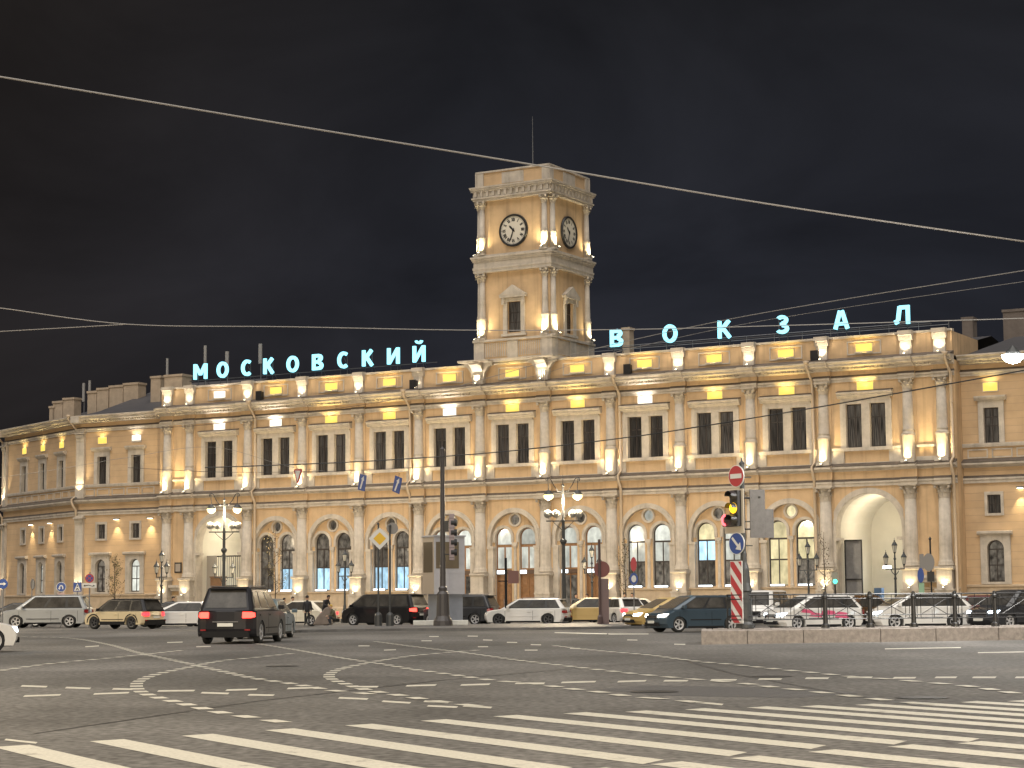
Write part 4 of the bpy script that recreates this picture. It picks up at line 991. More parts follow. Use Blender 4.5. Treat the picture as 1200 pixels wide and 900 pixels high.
# ------------------------------------------------------------ vehicles
TYRE = mat('tyre_rubber', (.018,.018,.018), .85); RIM = mat('alloy_rim', (.48,.48,.49), .4, metal=.1); DRIM = mat('dark_rim', (.08,.08,.085), .5, metal=.4)
DTRIM = mat('dark_bumper_plastic', (.013,.013,.014), .8, spec=.2); PLATE = mat('number_plate', (.62,.62,.58), .5)
HLAMP = glow('headlight_cold', (.72,.88,1.0), 14.0); HWARM = glow('headlight_warm', (1.0,.90,.74), 14.0); HOFF = mat('headlight_glass', (.45,.45,.45), .15)
TLAMP = glow('tail_light_lit', (1.0,.03,.04), 3.0); TOFF = mat('tail_light_red', (.22,.012,.014), .25); BRAKE = glow('brake_light_lit', (1.0,.045,.03), 5.0)
WH = {}
def wheel_data(r, rim):
    k = (round(r, 3), rim.name)
    if k in WH: return WH[k]
    t = MB(); t.smooth = True; t.lathe([(r*.66,-.1),(r*.93,-.11),(r,-.07),(r,.07),(r*.93,.11),(r*.66,.1)], (0,0,0), 22, axis='y')
    t.smooth = False; t.lathe([(0,.02),(r*.67,.02)], (0,0,0), 18, axis='y'); td = t.data('wheel', TYRE)
    m = MB(); m.lathe([(r*.58,-.09),(r*.66,-.1),(r*.66,-.05),(r*.56,-.03)], (0,0,0), 20, axis='y'); m.lathe([(0,-.085),(r*.16,-.085),(r*.18,-.05)], (0,0,0), 12, axis='y')
    for i in range(5):
        a = 2*PI*i/5
        for da in (-.12, .12):
            ca, sa = math.cos(a+da), math.sin(a+da); w = r*.05
            p = [(r*.14*ca - w*sa, -.075, r*.14*sa + w*ca), (r*.14*ca + w*sa, -.075, r*.14*sa - w*ca), (r*.6*ca + w*sa, -.075, r*.6*sa - w*ca), (r*.6*ca - w*sa, -.075, r*.6*sa + w*ca)]
            m.add(p + [(x, -.045, z) for x, _, z in p], [(0,1,2,3),(0,4,5,1),(1,5,6,2),(2,6,7,3),(3,7,4,0)])
    m.m = 1; m.lathe([(0,-.02),(r*.6,-.02)], (0,0,0), 16, axis='y')
    WH[k] = (td, m.data('rim', [rim, DTRIM])); return WH[k]
def paint(name, col, rough=.32, metal=.0):
    dark = max(col) < .03
    return mat(name, col, rough, metal, var=.06, scale=1.0, spec=.25 if dark else .4, coat=.06 if dark else .35)
def car(name, label, cat, loc, yaw, col, kind='sedan', L=4.6, W=1.8, H=1.46, r=.33, head=None, tail=None, rim=None, roof=None, trim=False, rails=False, plate=True, group='cars and vans on the square', hl=(1,1), pillars=None, belt=None):
    root = thing(name, label, cat, loc, math.radians(yaw), group)
    sp = dict(sedan=(.22,.30,-.02,-.27,-.43,.0), wagon=(.22,.28,.02,-.40,-.485,.0), hatch=(.26,.36,.04,-.36,-.47,.0), suv=(.24,.32,.05,-.41,-.485,.0), van=(.31,.40,.12,-.43,-.49,.0), coupe=(.2,.3,.0,-.3,-.47,0))[kind]
    xc, xcb, xft, xrt, xrb = sp[1]*L-.1, sp[1]*L, sp[2]*L + (.08 if kind != 'van' else .1)*L, sp[3]*L, sp[4]*L
    bz = belt or H*(.64 if kind in ('sedan','hatch','wagon','coupe') else .60)
    hz = bz - (.10 if kind in ('sedan','wagon','hatch','coupe') else .08); dk = bz - (.0 if kind != 'sedan' else .03)
    wb = L*.29; wr = r + .055; gc = .19 if kind not in ('suv',) else .25
    xf, xr = L/2, -L/2
    def archp(cx):
        zc = r; a0 = math.asin(max(-1, min(1, (gc - zc)/wr)))
        return [(cx + wr*math.cos(PI - a0 - (PI - 2*a0)*i/10), zc + wr*math.sin(PI - a0 - (PI - 2*a0)*i/10)) for i in range(11)]
    top = [(xf-.10,.26),(xf-.02,.36),(xf,.56),(xf-.05,hz-.2),(xf-.16,hz-.07),(xf-.42,hz-.01),(xc+.1,bz-.03),(xcb-.3,bz),((xcb+xrb)/2,bz),(xrb+.2,bz)]
    if kind == 'sedan': top += [(xrb,bz-.0),(xr+.14,dk-.01),(xr+.04,dk-.1)]
    else: top += [(xrb+.03,bz-.0),(xr+.05,bz-.06)]
    top += [(xr+.015,.72),(xr,.5),(xr+.03,.34),(xr+.12,.26)]
    bot = [(p[0], p[1]) for p in archp(-wb + .02)] + [(p[0], p[1]) for p in archp(wb + .06)]
    prof = top + [(xr+.14, gc)] * 1 + bot + [(xf-.14, gc)]
    ts = (-1, -.9, -.68, -.3, .3, .68, .9, 1)
    b = MB(); b.m = 0; vs = []
    def yw(z): return 1.0
    for t in ts:
        for x, z in prof:
            e = max(0, abs(x) - (L/2 - .75))/.75; xx = x - math.copysign(.26*e*abs(t)**3.2, x); zz = z
            if z > .6: zz -= .05*abs(t)**6
            vs.append((xx, t*W/2*yw(z), zz))
    n = len(prof); fs = []
    for j in range(len(ts)-1):
        for i in range(n): fs.append((j*n+i, (j+1)*n+i, (j+1)*n+(i+1)%n, j*n+(i+1)%n))
    fs += [tuple(range(n)), tuple(range((len(ts))*n-1, (len(ts)-1)*n-1, -1))]
    b.add(vs, fs)
    # dark underbody and lower cladding
    b.m = 1; b.box(-L/2+.3, L/2-.3, -W/2+.22, W/2-.22, gc-.02, .62)
    for sy in (-1, 1):
        y0, y1 = sorted((sy*W/2*.972, sy*(W/2*.995+.006))); b.box(-wb+wr+.04, wb-wr+.03, y0, y1, gc-.01, gc+(.07 if not trim else .17))
        if trim:
            for cx in (-wb+.02, wb+.06):
                pts0 = [(cx + (wr)*math.cos(PI*i/10), r + wr*math.sin(PI*i/10)) for i in range(11)]; pts1 = [(cx + (wr+.07)*math.cos(PI*i/10), r + (wr+.07)*math.sin(PI*i/10)) for i in range(11)]
                b.add([(x, sy*(W/2+.008), z) for x, z in pts0] + [(x, sy*(W/2+.008), z) for x, z in pts1], [(i, i+1, 12+i, 11+i) for i in range(10)])
        for xx in (xcb-.28, (xcb+xrb)/2-.02, xrb+.55):           # door gaps
            b.box(xx-.008, xx+.008, sy*W/2*1.0-.0 if sy > 0 else sy*W/2-.004, sy*W/2+.004 if sy > 0 else sy*W/2, gc+.12, bz-.13)
    b.box(xf-.16, xf-.0, -W*.3, W*.3, .27, .42); b.box(xr+.0, xr+.2, -W*.4, W*.4, .22, .42 if not trim else .5)
    b.box(xf-.13, xf-.018, -W*.24, W*.24, .54, hz-.16)
    bd = b.build('body', [col, DTRIM], root); bevel(bd, .05 if kind in ('suv', 'van') else .035, 3)
    # greenhouse
    hb, ht = W/2*.93, W/2*.74; zb, zt = bz-.03, H-.05
    xb0, xb1, xt0, xt1 = xcb, xrb, xft, xrt
    c = MB()
    B = [(xb0,-hb*.9,zb),(xb0-.22,-hb,zb),(xb1+.1,-hb,zb),(xb1,-hb*.85,zb),(xb1,hb*.85,zb),(xb1+.1,hb,zb),(xb0-.22,hb,zb),(xb0,hb*.9,zb)]
    T_ = [(xt0,-ht*.85,zt),(xt0-.16,-ht,zt),(xt1+.08,-ht,zt),(xt1,-ht*.85,zt),(xt1,ht*.85,zt),(xt1+.08,ht,zt),(xt0-.16,ht,zt),(xt0,ht*.85,zt)]
    R_ = [(x*.86+ (xt0+xt1)/2*.14, y*.8, H) for x, y, z in T_]
    c.add(B + T_ + R_, [(i,(i+1)%8,8+(i+1)%8,8+i) for i in range(8)] + [(8+i,8+(i+1)%8,16+(i+1)%8,16+i) for i in range(8)] + [tuple(range(16,24))])
    bevel(c.build('roof', roof or col, root), .045, 3)
    def on(a, b_, c_, d_, u, v, o):     # bilinear patch a-b bottom, d-c top
        a, b_, c_, d_ = map(Vector, (a, b_, c_, d_)); p = (a*(1-u) + b_*u)*(1-v) + (d_*(1-u) + c_*u)*v
        nn = (b_-a).cross(d_-a).normalized(); nn = nn if nn.dot(p - Vector(((xt0+xt1)/2, 0, zb-.3))) > 0 else -nn; return p + nn*o
    def pan(nm, a, b_, c_, d_, u0, u1, v0, v1, sgn=1, pm=None, off=.012):
        g = MB(); q = [on(a,b_,c_,d_,u,v,off*sgn) for u, v in ((u0,v0),(u1,v0),(u1,v1),(u0,v1))]; q2 = [on(a,b_,c_,d_,u,v,-.03*sgn) for u, v in ((u0,v0),(u1,v0),(u1,v1),(u0,v1))]
        g.add(q + q2, [(0,1,2,3),(0,4,5,1),(1,5,6,2),(2,6,7,3),(3,7,4,0)]); g.build(nm, pm or CARGLASS, root)
    pan('windscreen', B[7], B[0], T_[0], T_[7], .02, .98, .08, .93, -1 if False else 1)
    pan('rear_window', B[3], B[4], T_[4], T_[3], .04, .96, .12 if kind != 'van' else .16, .9)
    for sy, (a, b_, c_, d_) in ((-1, (B[1], B[2], T_[2], T_[1])), (1, (B[5], B[6], T_[6], T_[5]))):
        cuts = pillars or ((.04,.35),(.395,.69),(.735,.94))
        if kind == 'sedan': cuts = ((.05,.42),(.47,.88))
        lo_, hi_ = min(q[0] for q in cuts) - .02, max(q[1] for q in cuts) + .012
        if sy > 0: lo_, hi_ = 1-hi_, 1-lo_
        pan('window_surround', a, b_, c_, d_, lo_, hi_, .05, .95, 1, BLK, .005)
        for u0, u1 in cuts:
            if sy > 0: u0, u1 = 1-u1, 1-u0
            pan('side_window', a, b_, c_, d_, u0, u1, .12, .9)
    # lights, plate, mirrors, handles, wheels
    for sy, on_ in ((-1, hl[0]), (1, hl[1])):
        h = MB(); y0, y1 = sorted((sy*W*.30, sy*W*.455)); zz = hz-.19
        xo = .155
        h.add([(xf-.05,y0 if sy<0 else y1,zz)][:0] + [(xf-.045, sy*W*.27, zz-.06),(xf-.16, sy*W*.44, zz-.05),(xf-.36, sy*W*.496, zz+.0),(xf-.36, sy*W*.49, zz+.09),(xf-.2, sy*W*.44, zz+.08),(xf-.085, sy*W*.27, zz+.05),
               (xf-.3, sy*W*.27, zz-.06),(xf-.5, sy*W*.4, zz),(xf-.5, sy*W*.4, zz+.09),(xf-.3, sy*W*.27, zz+.05)], [(0,1,4,5),(1,2,3,4),(0,6,7,2,1),(5,4,3,8,9),(0,5,9,6),(2,7,8,3)])
        h.build('headlight', (head if (head and on_) else HOFF), root)
        t = MB(); zz = bz-.22 if kind in ('sedan','wagon','hatch','coupe') else bz-.2
        hh = .1 if kind in ('sedan','wagon','coupe') else .125
        t.add([(xr-.004, sy*W*.29, zz-hh*.6),(xr+.1, sy*W*.43, zz-hh*.6),(xr+.3, sy*W*.497, zz-hh*.2),(xr+.3, sy*W*.49, zz+hh*.7),(xr+.12, sy*W*.43, zz+hh),(xr+.02, sy*W*.29, zz+hh),
               (xr+.25, sy*W*.29, zz-hh*.6),(xr+.4, sy*W*.4, zz),(xr+.4, sy*W*.4, zz+hh*.7),(xr+.25, sy*W*.29, zz+hh)], [(0,1,4,5),(1,2,3,4),(0,6,7,2,1),(5,4,3,8,9),(0,5,9,6),(2,7,8,3)])
        t.build('tail_light', tail or TOFF, root)
        mmr = MB(); y0, y1 = sorted((sy*(W/2-.02), sy*(W/2+.19))); mmr.box(xcb-.52, xcb-.40, y0, y1, bz+.0, bz+.14); bevel(mmr.build('wing_mirror', roof or col, root), .02, 2)
        for xx in ((xcb+xrb)/2+.12, xrb+.72):
            d = MB(); y0, y1 = sorted((sy*(W/2-.005), sy*(W/2+.028))); d.box(xx, xx+.17, y0, y1, bz-.2, bz-.165); d.build('door_handle', col, root)
    q = MB(); q.box(xr+.02, xr+.20, -W*.33, W*.33, bz+.02, bz+.05) if kind == 'sedan' else q.box(xt1-.16, xt1+.16, -ht*.84, ht*.84, H-.075, H-.03); q.build('spoiler', roof or col, root)
    for sy in (-1, 1):
        q = MB(); y0, y1 = sorted((sy*(W/2-.01), sy*(W/2+.014))); q.box(-wb+wr+.16, wb-wr-.1, y0, y1, .50, .535); q.build('side_moulding', DTRIM if kind in ('suv','hatch') else col, root)
        q = MB(); y0, y1 = sorted((sy*W*.33, sy*W*.42)); q.box(xr+.0, xr+.1, y0, y1, .44, .49); q.build('reflector', TOFF, root)
    q = MB(); q.box(xr-.01, xr+.06, -.42, .42, .72, .745); q.build('chrome_trim', GREY, root); q = MB(); q.box(xf-.055, xf-.012, -W*.25, W*.25, hz-.2, hz-.18); q.box(xf-.04, xf+.002, -W*.25, W*.25, .60, .615); q.build('chrome_trim', GREY, root)
    if plate:
        p = MB(); p.box(xr-.022, xr+.05, -.26, .26, .58 if kind != 'sedan' else .62, .69 if kind != 'sedan' else .73); p.build('number_plate', PLATE, root)
        p = MB(); p.box(xf-.05, xf+.012, -.26, .26, .38, .49); p.build('number_plate', PLATE, root)
    if rails:
        for sy in (-1, 1):
            p = MB(); p.tube([(xt0-.3, sy*ht*.92, H-.05),(xt0-.4, sy*ht*.92, H+.03),(xt1+.3, sy*ht*.92, H+.03),(xt1+.15, sy*ht*.92, H-.05)], .018, 6); p.build('roof_rail', GREY, root)
    td, rd = wheel_data(r, rim or RIM)
    for cx in (-wb+.02, wb+.06):
        for sy in (-1, 1):
            o = link('wheel', td, root, (cx, sy*(W/2-.125), r)); o.rotation_euler = (0, 0, 0 if sy < 0 else PI); link('rim', rd, o)
    return root
def at_px(px, py, off=0.0):
    p = G(px, py); return Vector((p.x, p.y, off))
def atY(px, Y, z=0.0):
    p = A(px, 704, Y); return Vector((p.x, p.y, z))
SILV = paint('silver_paint', (.30,.315,.33), .35, .3); CREAMP = paint('cream_yellow_paint', (.60,.50,.32), .35); WHT = paint('white_paint', (.62,.61,.59), .3)
BLACKP = paint('black_paint', (.009,.009,.011), .4); NAVY = paint('near_black_blue_paint', (.009,.009,.012), .45); BLUEP = paint('steel_blue_paint', (.042,.064,.085), .3, .2); GOLD = paint('taxi_gold_paint', (.42,.29,.10), .38)
DGREY = paint('dark_grey_paint', (.035,.036,.04), .3); MAROON = paint('maroon_paint', (.09,.022,.022), .3); GREENW = paint('pale_green_paint', (.35,.5,.33), .4); BGREY = paint('blue_grey_paint', (.10,.14,.16), .35)
car('silver_suv', 'long silver SUV with side windows blacked out, leftmost full vehicle, beside the blue round sign', 'car', atY(55, 116), 181, SILV, 'suv', 5.2, 1.95, 1.86, .38, rails=True)
car('dark_sedan', 'dark car mostly hidden behind the nose of the long silver SUV', 'car', atY(21, 121), 178, DGREY, 'sedan', tail=TLAMP)
car('crossover', 'cream yellow crossover with black cladding and lit red tail lights behind the silver SUV', 'car', atY(146, 108), 150, CREAMP, 'suv', 4.45, 1.88, 1.62, .35, tail=TLAMP, rim=DRIM, trim=True, roof=BLACKP)
car('sedan', 'white low sedan between the cream crossover and the big black SUV', 'car', atY(213, 111), 184, WHT, 'sedan', 4.65, 1.8, 1.44)
car('sedan', 'dark sedan behind the white low sedan, only its roof showing', 'car', atY(201, 118), 176, DGREY, 'sedan', 4.6, 1.8, 1.46)
car('black_suv', 'big black SUV seen from behind with both brake lights lit, driving away', 'car', atY(285, 68.5), 84, NAVY, 'suv', 4.95, 1.98, 1.88, .39, tail=BRAKE, rails=True)
car('hatchback', 'blue grey car half hidden behind the big black SUV', 'car', atY(311, 77), 88, BGREY, 'hatch', 4.2, 1.78, 1.5)
car('sedan', 'pale cream sedan with lit tail lights behind the standing people', 'car', atY(352, 116), 152, CREAMP if False else paint('ivory_paint', (.62,.58,.48), .35), 'sedan', 4.5, 1.76, 1.45, tail=TLAMP)
car('minivan', 'glossy black minivan with an orange brake light between the two sign posts and the billboard', 'car', atY(451, 113), 149, BLACKP, 'van', 5.1, 1.94, 1.78, .36, tail=BRAKE, head=None)
car('suv', 'dark grey SUV peeking out at the right of the billboard pylon', 'car', atY(538, 112), 160, DGREY, 'suv', 4.5, 1.85, 1.7, .36, tail=TOFF, rails=True)
car('station_wagon', 'white station wagon with roof rails, in front of the wooden station doors', 'car', atY(618, 110.5), 166, WHT, 'wagon', 4.75, 1.82, 1.47, .34, rim=DRIM, rails=True)
car('taxi', 'gold and cream estate taxi behind the white station wagon', 'taxi', atY(692, 114), 176, GOLD, 'wagon', 4.6, 1.8, 1.5, rim=DRIM, roof=CREAMP)
car('taxi', 'white and green taxi seen from behind beside the red round sign', 'taxi', atY(722, 114), 118, WHT, 'hatch', 4.2, 1.75, 1.48, tail=TLAMP)
car('sedan', 'ivory sedan parked behind the white and green taxi', 'car', atY(733, 119), 190, MATS['ivory_paint'], 'sedan', 4.5, 1.78, 1.44, head=None)
car('taxi', 'yellowish taxi with one headlight showing over the bonnet of the blue hatchback', 'taxi', atY(783, 97), 205, GOLD, 'sedan', 4.5, 1.78, 1.46, head=HWARM)
bluec = car('hatchback', 'steel blue hatchback with lit headlights beside the striped post', 'car', atY(815, 84), 205, BLUEP, 'hatch', 4.3, 1.79, 1.52, .33, head=HWARM)
car('van', 'white van with a dark windscreen behind the pole of the traffic light', 'car', atY(893, 92), 250, WHT, 'van', 4.8, 1.9, 1.75, .35)
car('taxi', 'white taxi with pink graphics behind the left end of the black railing', 'taxi', atY(953, 86), 202, WHT, 'hatch', 4.3, 1.8, 1.5, .33, head=HLAMP)
car('sedan', 'dark amber car wedged between the two white cars behind the railing', 'car', atY(1000, 94), 222, paint('dark_amber_paint', (.10,.045,.012), .3), 'sedan', 4.4, 1.78, 1.48, head=HWARM)
car('hatchback', 'white hatchback with tinted windows behind the middle of the black railing', 'car', atY(1076, 86), 189, WHT, 'hatch', 4.55, 1.8, 1.56, .34, head=HLAMP, hl=(0,1))
car('sedan', 'dark maroon sedan behind the right half of the railing, rear lamps towards the square', 'car', atY(1150, 99), 75, MAROON, 'sedan', 4.5, 1.78, 1.45, tail=TOFF)
car('suv', 'dark grey SUV with cold blue headlights cut by the right edge of the picture', 'car', atY(1192, 84), 212, DGREY, 'suv', 4.6, 1.86, 1.66, .36, head=HLAMP)
car('sedan', 'white sedan cut by the left edge of the picture, nearest of the cars', 'car', atY(20, 58) + Vector((-2.0, -1.2, 0)), 38, WHT, 'sedan', 4.6, 1.8, 1.45, head=HLAMP)
car('sedan', 'bluish white sedan glimpsed between the white hatchback and the maroon sedan', 'car', atY(1128, 106), 185, paint('bluish_white_paint', (.55,.62,.70), .35), 'sedan', 4.3, 1.75, 1.42, head=HLAMP)
# pink graphics on the taxi are flat decals of that car
for o in list(bpy.data.objects):
    if o.get('label', '').startswith('white taxi with pink'):
        d = MB()
        for k, (x0, x1, z0, z1) in enumerate(((.5,1.15,.72,.92),(.1,.75,.55,.78),(-.6,.2,.62,.88),(-1.2,-.5,.5,.8))):
            d.add([(x0,.903+.001*k,z0),(x1,.903+.001*k,z0+.05),(x1-.15,.903+.001*k,z1),(x0+.1,.903+.001*k,z1-.06)], [(0,1,2,3)])
        d.build('door_graphic', mat('pink_decal', (.62,.10,.20), .4), o)
# ------------------------------------------------------------ lamps and posts
LGLASS = mat('lantern_glass', (.52,.50,.44), .25); CAST = mat('cast_iron_grey', (.035,.038,.04), .5, var=.2, scale=8)
def lantern_mb(m, x, y, z, s=1.0):
    m.m = 1; m.lathe([(.085*s,0),(.15*s,.38*s)], (x,y,z), 6); m.m = 0
    m.lathe([(.19*s,.38*s),(.2*s,.41*s),(.1*s,.56*s),(.05*s,.62*s),(.06*s,.66*s),(.015*s,.72*s),(.012*s,.84*s)], (x,y,z), 6); m.lathe([(.03*s,-.12*s),(.06*s,-.06*s),(.1*s,0)], (x,y,z), 6)
    for k in range(6):
        a = 2*PI*k/6; m.tube([(x+.085*s*math.cos(a), y+.085*s*math.sin(a), z), (x+.155*s*math.cos(a), y+.155*s*math.sin(a), z+.39*s)], .012*s, 4)
def lantern_post():
    r = thing('lantern_post', '', 'lamp post', (0,0,0), 0, 'three lantern posts before the station')
    p = MB(); p.lathe([(.26,0),(.26,.25),(.2,.3),(.18,.75),(.13,.85),(.1,1.1),(.075,1.2),(.06,2.4),(.09,2.45),(.09,2.52),(.055,2.56),(.045,3.55),(.09,3.62),(.05,3.7),(.03,3.95)], (0,0,0), 12)
    p.build('pole', CAST, r)
    a = MB()
    a.box(-.62,.62,-.03,.03,3.0,3.06)
    for s in (-1, 1):
        a.tube([(s*.6,0,3.03),(s*.6,0,3.22)], .03, 6); a.tube([(0,0,2.65),(s*.2,0,2.85),(s*.28,0,3.02)], .025, 6)
    a.build('arm', CAST, r)
    for x, z in ((-.6, 3.32),(.6, 3.32),(0, 4.02)):
        l = MB(); lantern_mb(l, 0, 0, 0); l.build('lantern', [CAST, LGLASS], r, (x, 0, z))
    return r
LP0 = lantern_post()
for k, (px, Y, rz, lab) in enumerate(((189,128,-.3,'three lantern post in front of the left end of the station, beside a lit column'),(262,133,.9,'three lantern post hidden behind the tall twin lamp before the left portal'),(404,130,-.2,'three lantern post before the blue lit windows, behind the black minivan'),(694,124,-.2,'three lantern post before the right hand wooden door, behind the red disc sign'),(948,119,-.2,'three lantern post before the warm yellow lit window'),(1050,117,-.2,'three lantern post standing in front of the bright right portal'))):
    o = LP0 if k == 0 else dup(LP0, (0,0,0), 0); o.location = atY(px, Y); o.rotation_euler = (0,0,rz - AZ); o['label'] = lab
def twin_lamp():
    r = thing('twin_street_lamp', '', 'street lamp', (0,0,0), 0, 'tall twin headed street lamps')
    p = MB(); p.lathe([(.3,0),(.3,.4),(.2,.5),(.17,1.2),(.12,1.3),(.1,4.6),(.2,4.75),(.2,4.85),(.1,4.95),(.09,5.9),(.12,6.0),(.07,6.1),(.06,8.0),(.1,8.05),(.02,8.2),(.012,8.7)], (0,0,0), 12); p.build('pole', CAST, r)
    a = MB()
    for s in (-1, 1):
        a.tube([(0,0,7.7),(s*.3,0,7.75),(s*.55,0,8.1),(s*.72,0,8.45),(s*.9,0,8.55),(s*1.0,0,8.45),(s*.96,0,8.32)], .028, 6); a.tube([(s*.9,0,8.5),(s*.85,0,8.0),(s*.85,0,7.7)], .025, 6)
    a.build('arm', CAST, r)
    for s in (-1, 1):
        h = MB(); h.m = 0; h.lathe([(.04,.25),(.16,.2),(.3,.02),(.3,-.02)], (0,0,0), 14); h.m = 1; h.sphere((0,0,-.1), .30, 12, .8); h.build('lamp_head', [CAST, SODIUM], r, (s*.85, 0, 7.55))
    b = MB(); b.box(-1.0,1.0,-.04,.04,5.95,6.02); b.tube([(0,0,5.4),(.35,0,5.7),(.6,0,5.95)], .02, 5); b.tube([(0,0,5.4),(-.35,0,5.7),(-.6,0,5.95)], .02, 5); b.build('crossbar', CAST, r)
    for x, t in ((-.85,.5),(-.4,.2),(.5,-.3),(.85,-.6)):
        f = MB(); f.lathe([(.05,-.2),(.2,-.12),(.24,.12),(.22,.2)], (0,0,0), 12, axis='y'); f.tube([(0,0,-.2),(0,.0,-.36)], .02, 5); o = f.build('spotlight', mat('pale_spotlight', (.30,.29,.26), .4), r, (x, -.06, 6.4), t*1.6)
    return r
T0 = twin_lamp()
LAMPS = []
for k, (px, Y, rz, lab, vis) in enumerate(((262,131,.0,'tall twin headed lamp with two glowing heads in front of the left portal',1),(661,117,.0,'tall twin headed lamp with two glowing heads rising behind the white station wagon',1))):
    o = T0 if k == 0 else dup(T0, (0,0,0), 0); o.location = atY(px, Y); o.rotation_euler = (0,0,rz); o['label'] = lab
    for s in (-1, 1):
        point((o.location.x + s*.85, o.location.y, 7.28), 4300, (1.0,.82,.56), .3)
# copies of these lamps, added out of view to light the square
for k, (x, y, W_) in enumerate(((-34, 108, 5200), (38, 92, 3000), (-26, 62, 7000), (27, 40, 6500), (-19, 26, 7000), (15, 10, 9500), (-10, 4, 9000), (-46,136,3500))):
    o = dup(T0, (x, y, 0), .4*k, 'added twin headed lamp round the square, out of view, lighting the roadway'); o['group'] = 'tall twin headed street lamps'
    point((x, y, 7.0), W_, (1.0,.80,.52), .6)
# added floodlight masts, out of view, that wash the station front
def mast(x, y, h, label, W_, aim, deg, col):
    r = thing('fill_light_mast', label, 'floodlight', (x, y, 0), 0, 'added floodlight masts round the square')
    p = MB(); p.lathe([(.3,0),(.25,.6),(.14,.7),(.1,h)], (0,0,0), 10); p.build('pole', CAST, r)
    d = (Vector(aim) - Vector((x, y, h))).normalized()
    f = MB(); f.m = 0; f.box(-.9,.9,-.18,.0,-.3,.3); f.m = 1; f.add([(-.85,.01,-.26),(.85,.01,-.26),(.85,.01,.26),(-.85,.01,.26)], [(0,1,2,3)])
    o = f.build('lamp_head', [BLK, WHITELAMP], r, (0, 0, h+.3)); o.rotation_euler = (0,0,math.atan2(d.y, d.x) - PI/2)
    spot(Vector((x, y, h+.3)) + d*.4, aim, W_, deg, col, .5, .5)
mast(-12, -14, 9, 'added unseen floodlight mast behind the crossing, left of the viewpoint', 46000, WL(-14, 0, 9), 46, (1.0,.85,.64))
mast(22, -6, 9, 'added unseen floodlight mast behind the crossing, right of the viewpoint', 34000, WL(16, 0, 10), 40, (1.0,.85,.64))
# lamp hung over the road at the right edge
HL = A(1187, 416, 62)
r = thing('hanging_street_lamp', 'white glowing street lamp hung from the cable at the right edge', 'street lamp', HL)
h = MB(); h.m = 0; h.lathe([(.03,.3),(.1,.22),(.24,.08),(.25,.0)], (0,0,0), 14); h.build('lamp_shade', CAST, r); h = MB(); h.lathe([(0,-.28),(.2,-.22),(.32,-.1),(.36,.0)], (0,0,0), 14); h.build('lamp_lens', WHITELAMP, r)
point(HL - Vector((0,0,.35)), 5200, (1.0,.96,.90), .25)
# brake lights of the big SUV glow on the road behind it; low beams of three cars by the island
bs = atY(285, 68.5)
for px, Y, yw_, c_ in ((815,84,205,(1.0,.9,.74)),(953,86,202,(.72,.88,1.0)),(1192,84,212,(.72,.88,1.0))):
    b_ = atY(px, Y); d_ = Vector((math.cos(math.radians(yw_)), math.sin(math.radians(yw_)), 0)); spot(b_ + d_*2.35 + Vector((0,0,.68)), b_ + d_*14, 900, 60, c_, .7, .1)
# ------------------------------------------------------------ overhead cables
WIRE = mat('overhead_wire', (.22,.21,.20), .6); DWIRE = mat('dark_cable', (.02,.02,.02), .6)
def cable(name, label, pts, rad, m=WIRE, n=8):
    P = [A(x, y, Y) for x, y, Y in pts]; q = []
    for i in range(len(P)-1):
        p0, p1, p2, p3 = P[max(i-1,0)], P[i], P[i+1], P[min(i+2,len(P)-1)]
        for j in range(n):
            t = j/n; q.append(0.5*((2*p1) + (p2-p0)*t + (2*p0-5*p1+4*p2-p3)*t*t + (3*p1-p0-3*p2+p3)*t**3))
    q.append(P[-1]); b = MB(); b.tube(q, rad, 5)
    return tag(b.build(name, m), label, 'cable', 'overhead cables across the square')
cable('overhead_cable', 'thick pale cable crossing the whole sky in front of the tower top', [(-40,84,52),(0,90,53),(300,140,55),(600,189,57),(900,239,59),(1200,283,61),(1260,291,62)], .026)
cable('overhead_cable', 'thin pale wire running level across the tower foot and the rooftop letters', [(-30,361,75),(0,361,75),(150,380,76),(340,383,78),(556,387,80),(740,386,80),(900,382,78),(1200,373,75),(1240,371,75)], .018)
cable('overhead_cable', 'short pale wire joining the level one above the left wing', [(-30,391,78),(0,388.5,78),(80,384,77),(150,380,76)], .016)
cable('overhead_cable', 'pale wire climbing from the tower foot past the letters to the right edge', [(540,452,118),(600,435,116),(700,408,108),(850,375,98),(1000,349,90),(1100,333,84),(1200,317,78),(1240,310,76)], .02)
cable('overhead_cable', 'faint second wire under the climbing one', [(560,457,120),(640,437,116),(700,418,112),(850,384,104),(1000,359,96),(1200,330,88)], .012)
cable('overhead_cable', 'dark cable sagging across the upper windows to the right edge', [(240,548,98),(400,542,98),(545,533,97),(640,524,95),(740,512,92),(820,500,89),(900,487,86),(1000,470,83),(1200,434,76),(1240,426,75)], .028, DWIRE)
cable('overhead_cable', 'thin dark wire from the tall pole over the left upper windows', [(150,548,112),(250,553,110),(349,553,107),(424,551,104),(465,549,103),(519,546,101)], .012, DWIRE)
cable('overhead_cable', 'faint wire over the cornice of the left half of the station', [(150,503,120),(240,498,120),(300,490,119),(400,478,118),(520,459,118),(600,445,118)], .012, DWIRE)
cable('overhead_cable', 'faint pale wire over the left wing windows', [(-20,562,115),(60,551,115),(150,536,115),(250,524,116),(345,548,117),(440,556,117)], .010, WIRE)
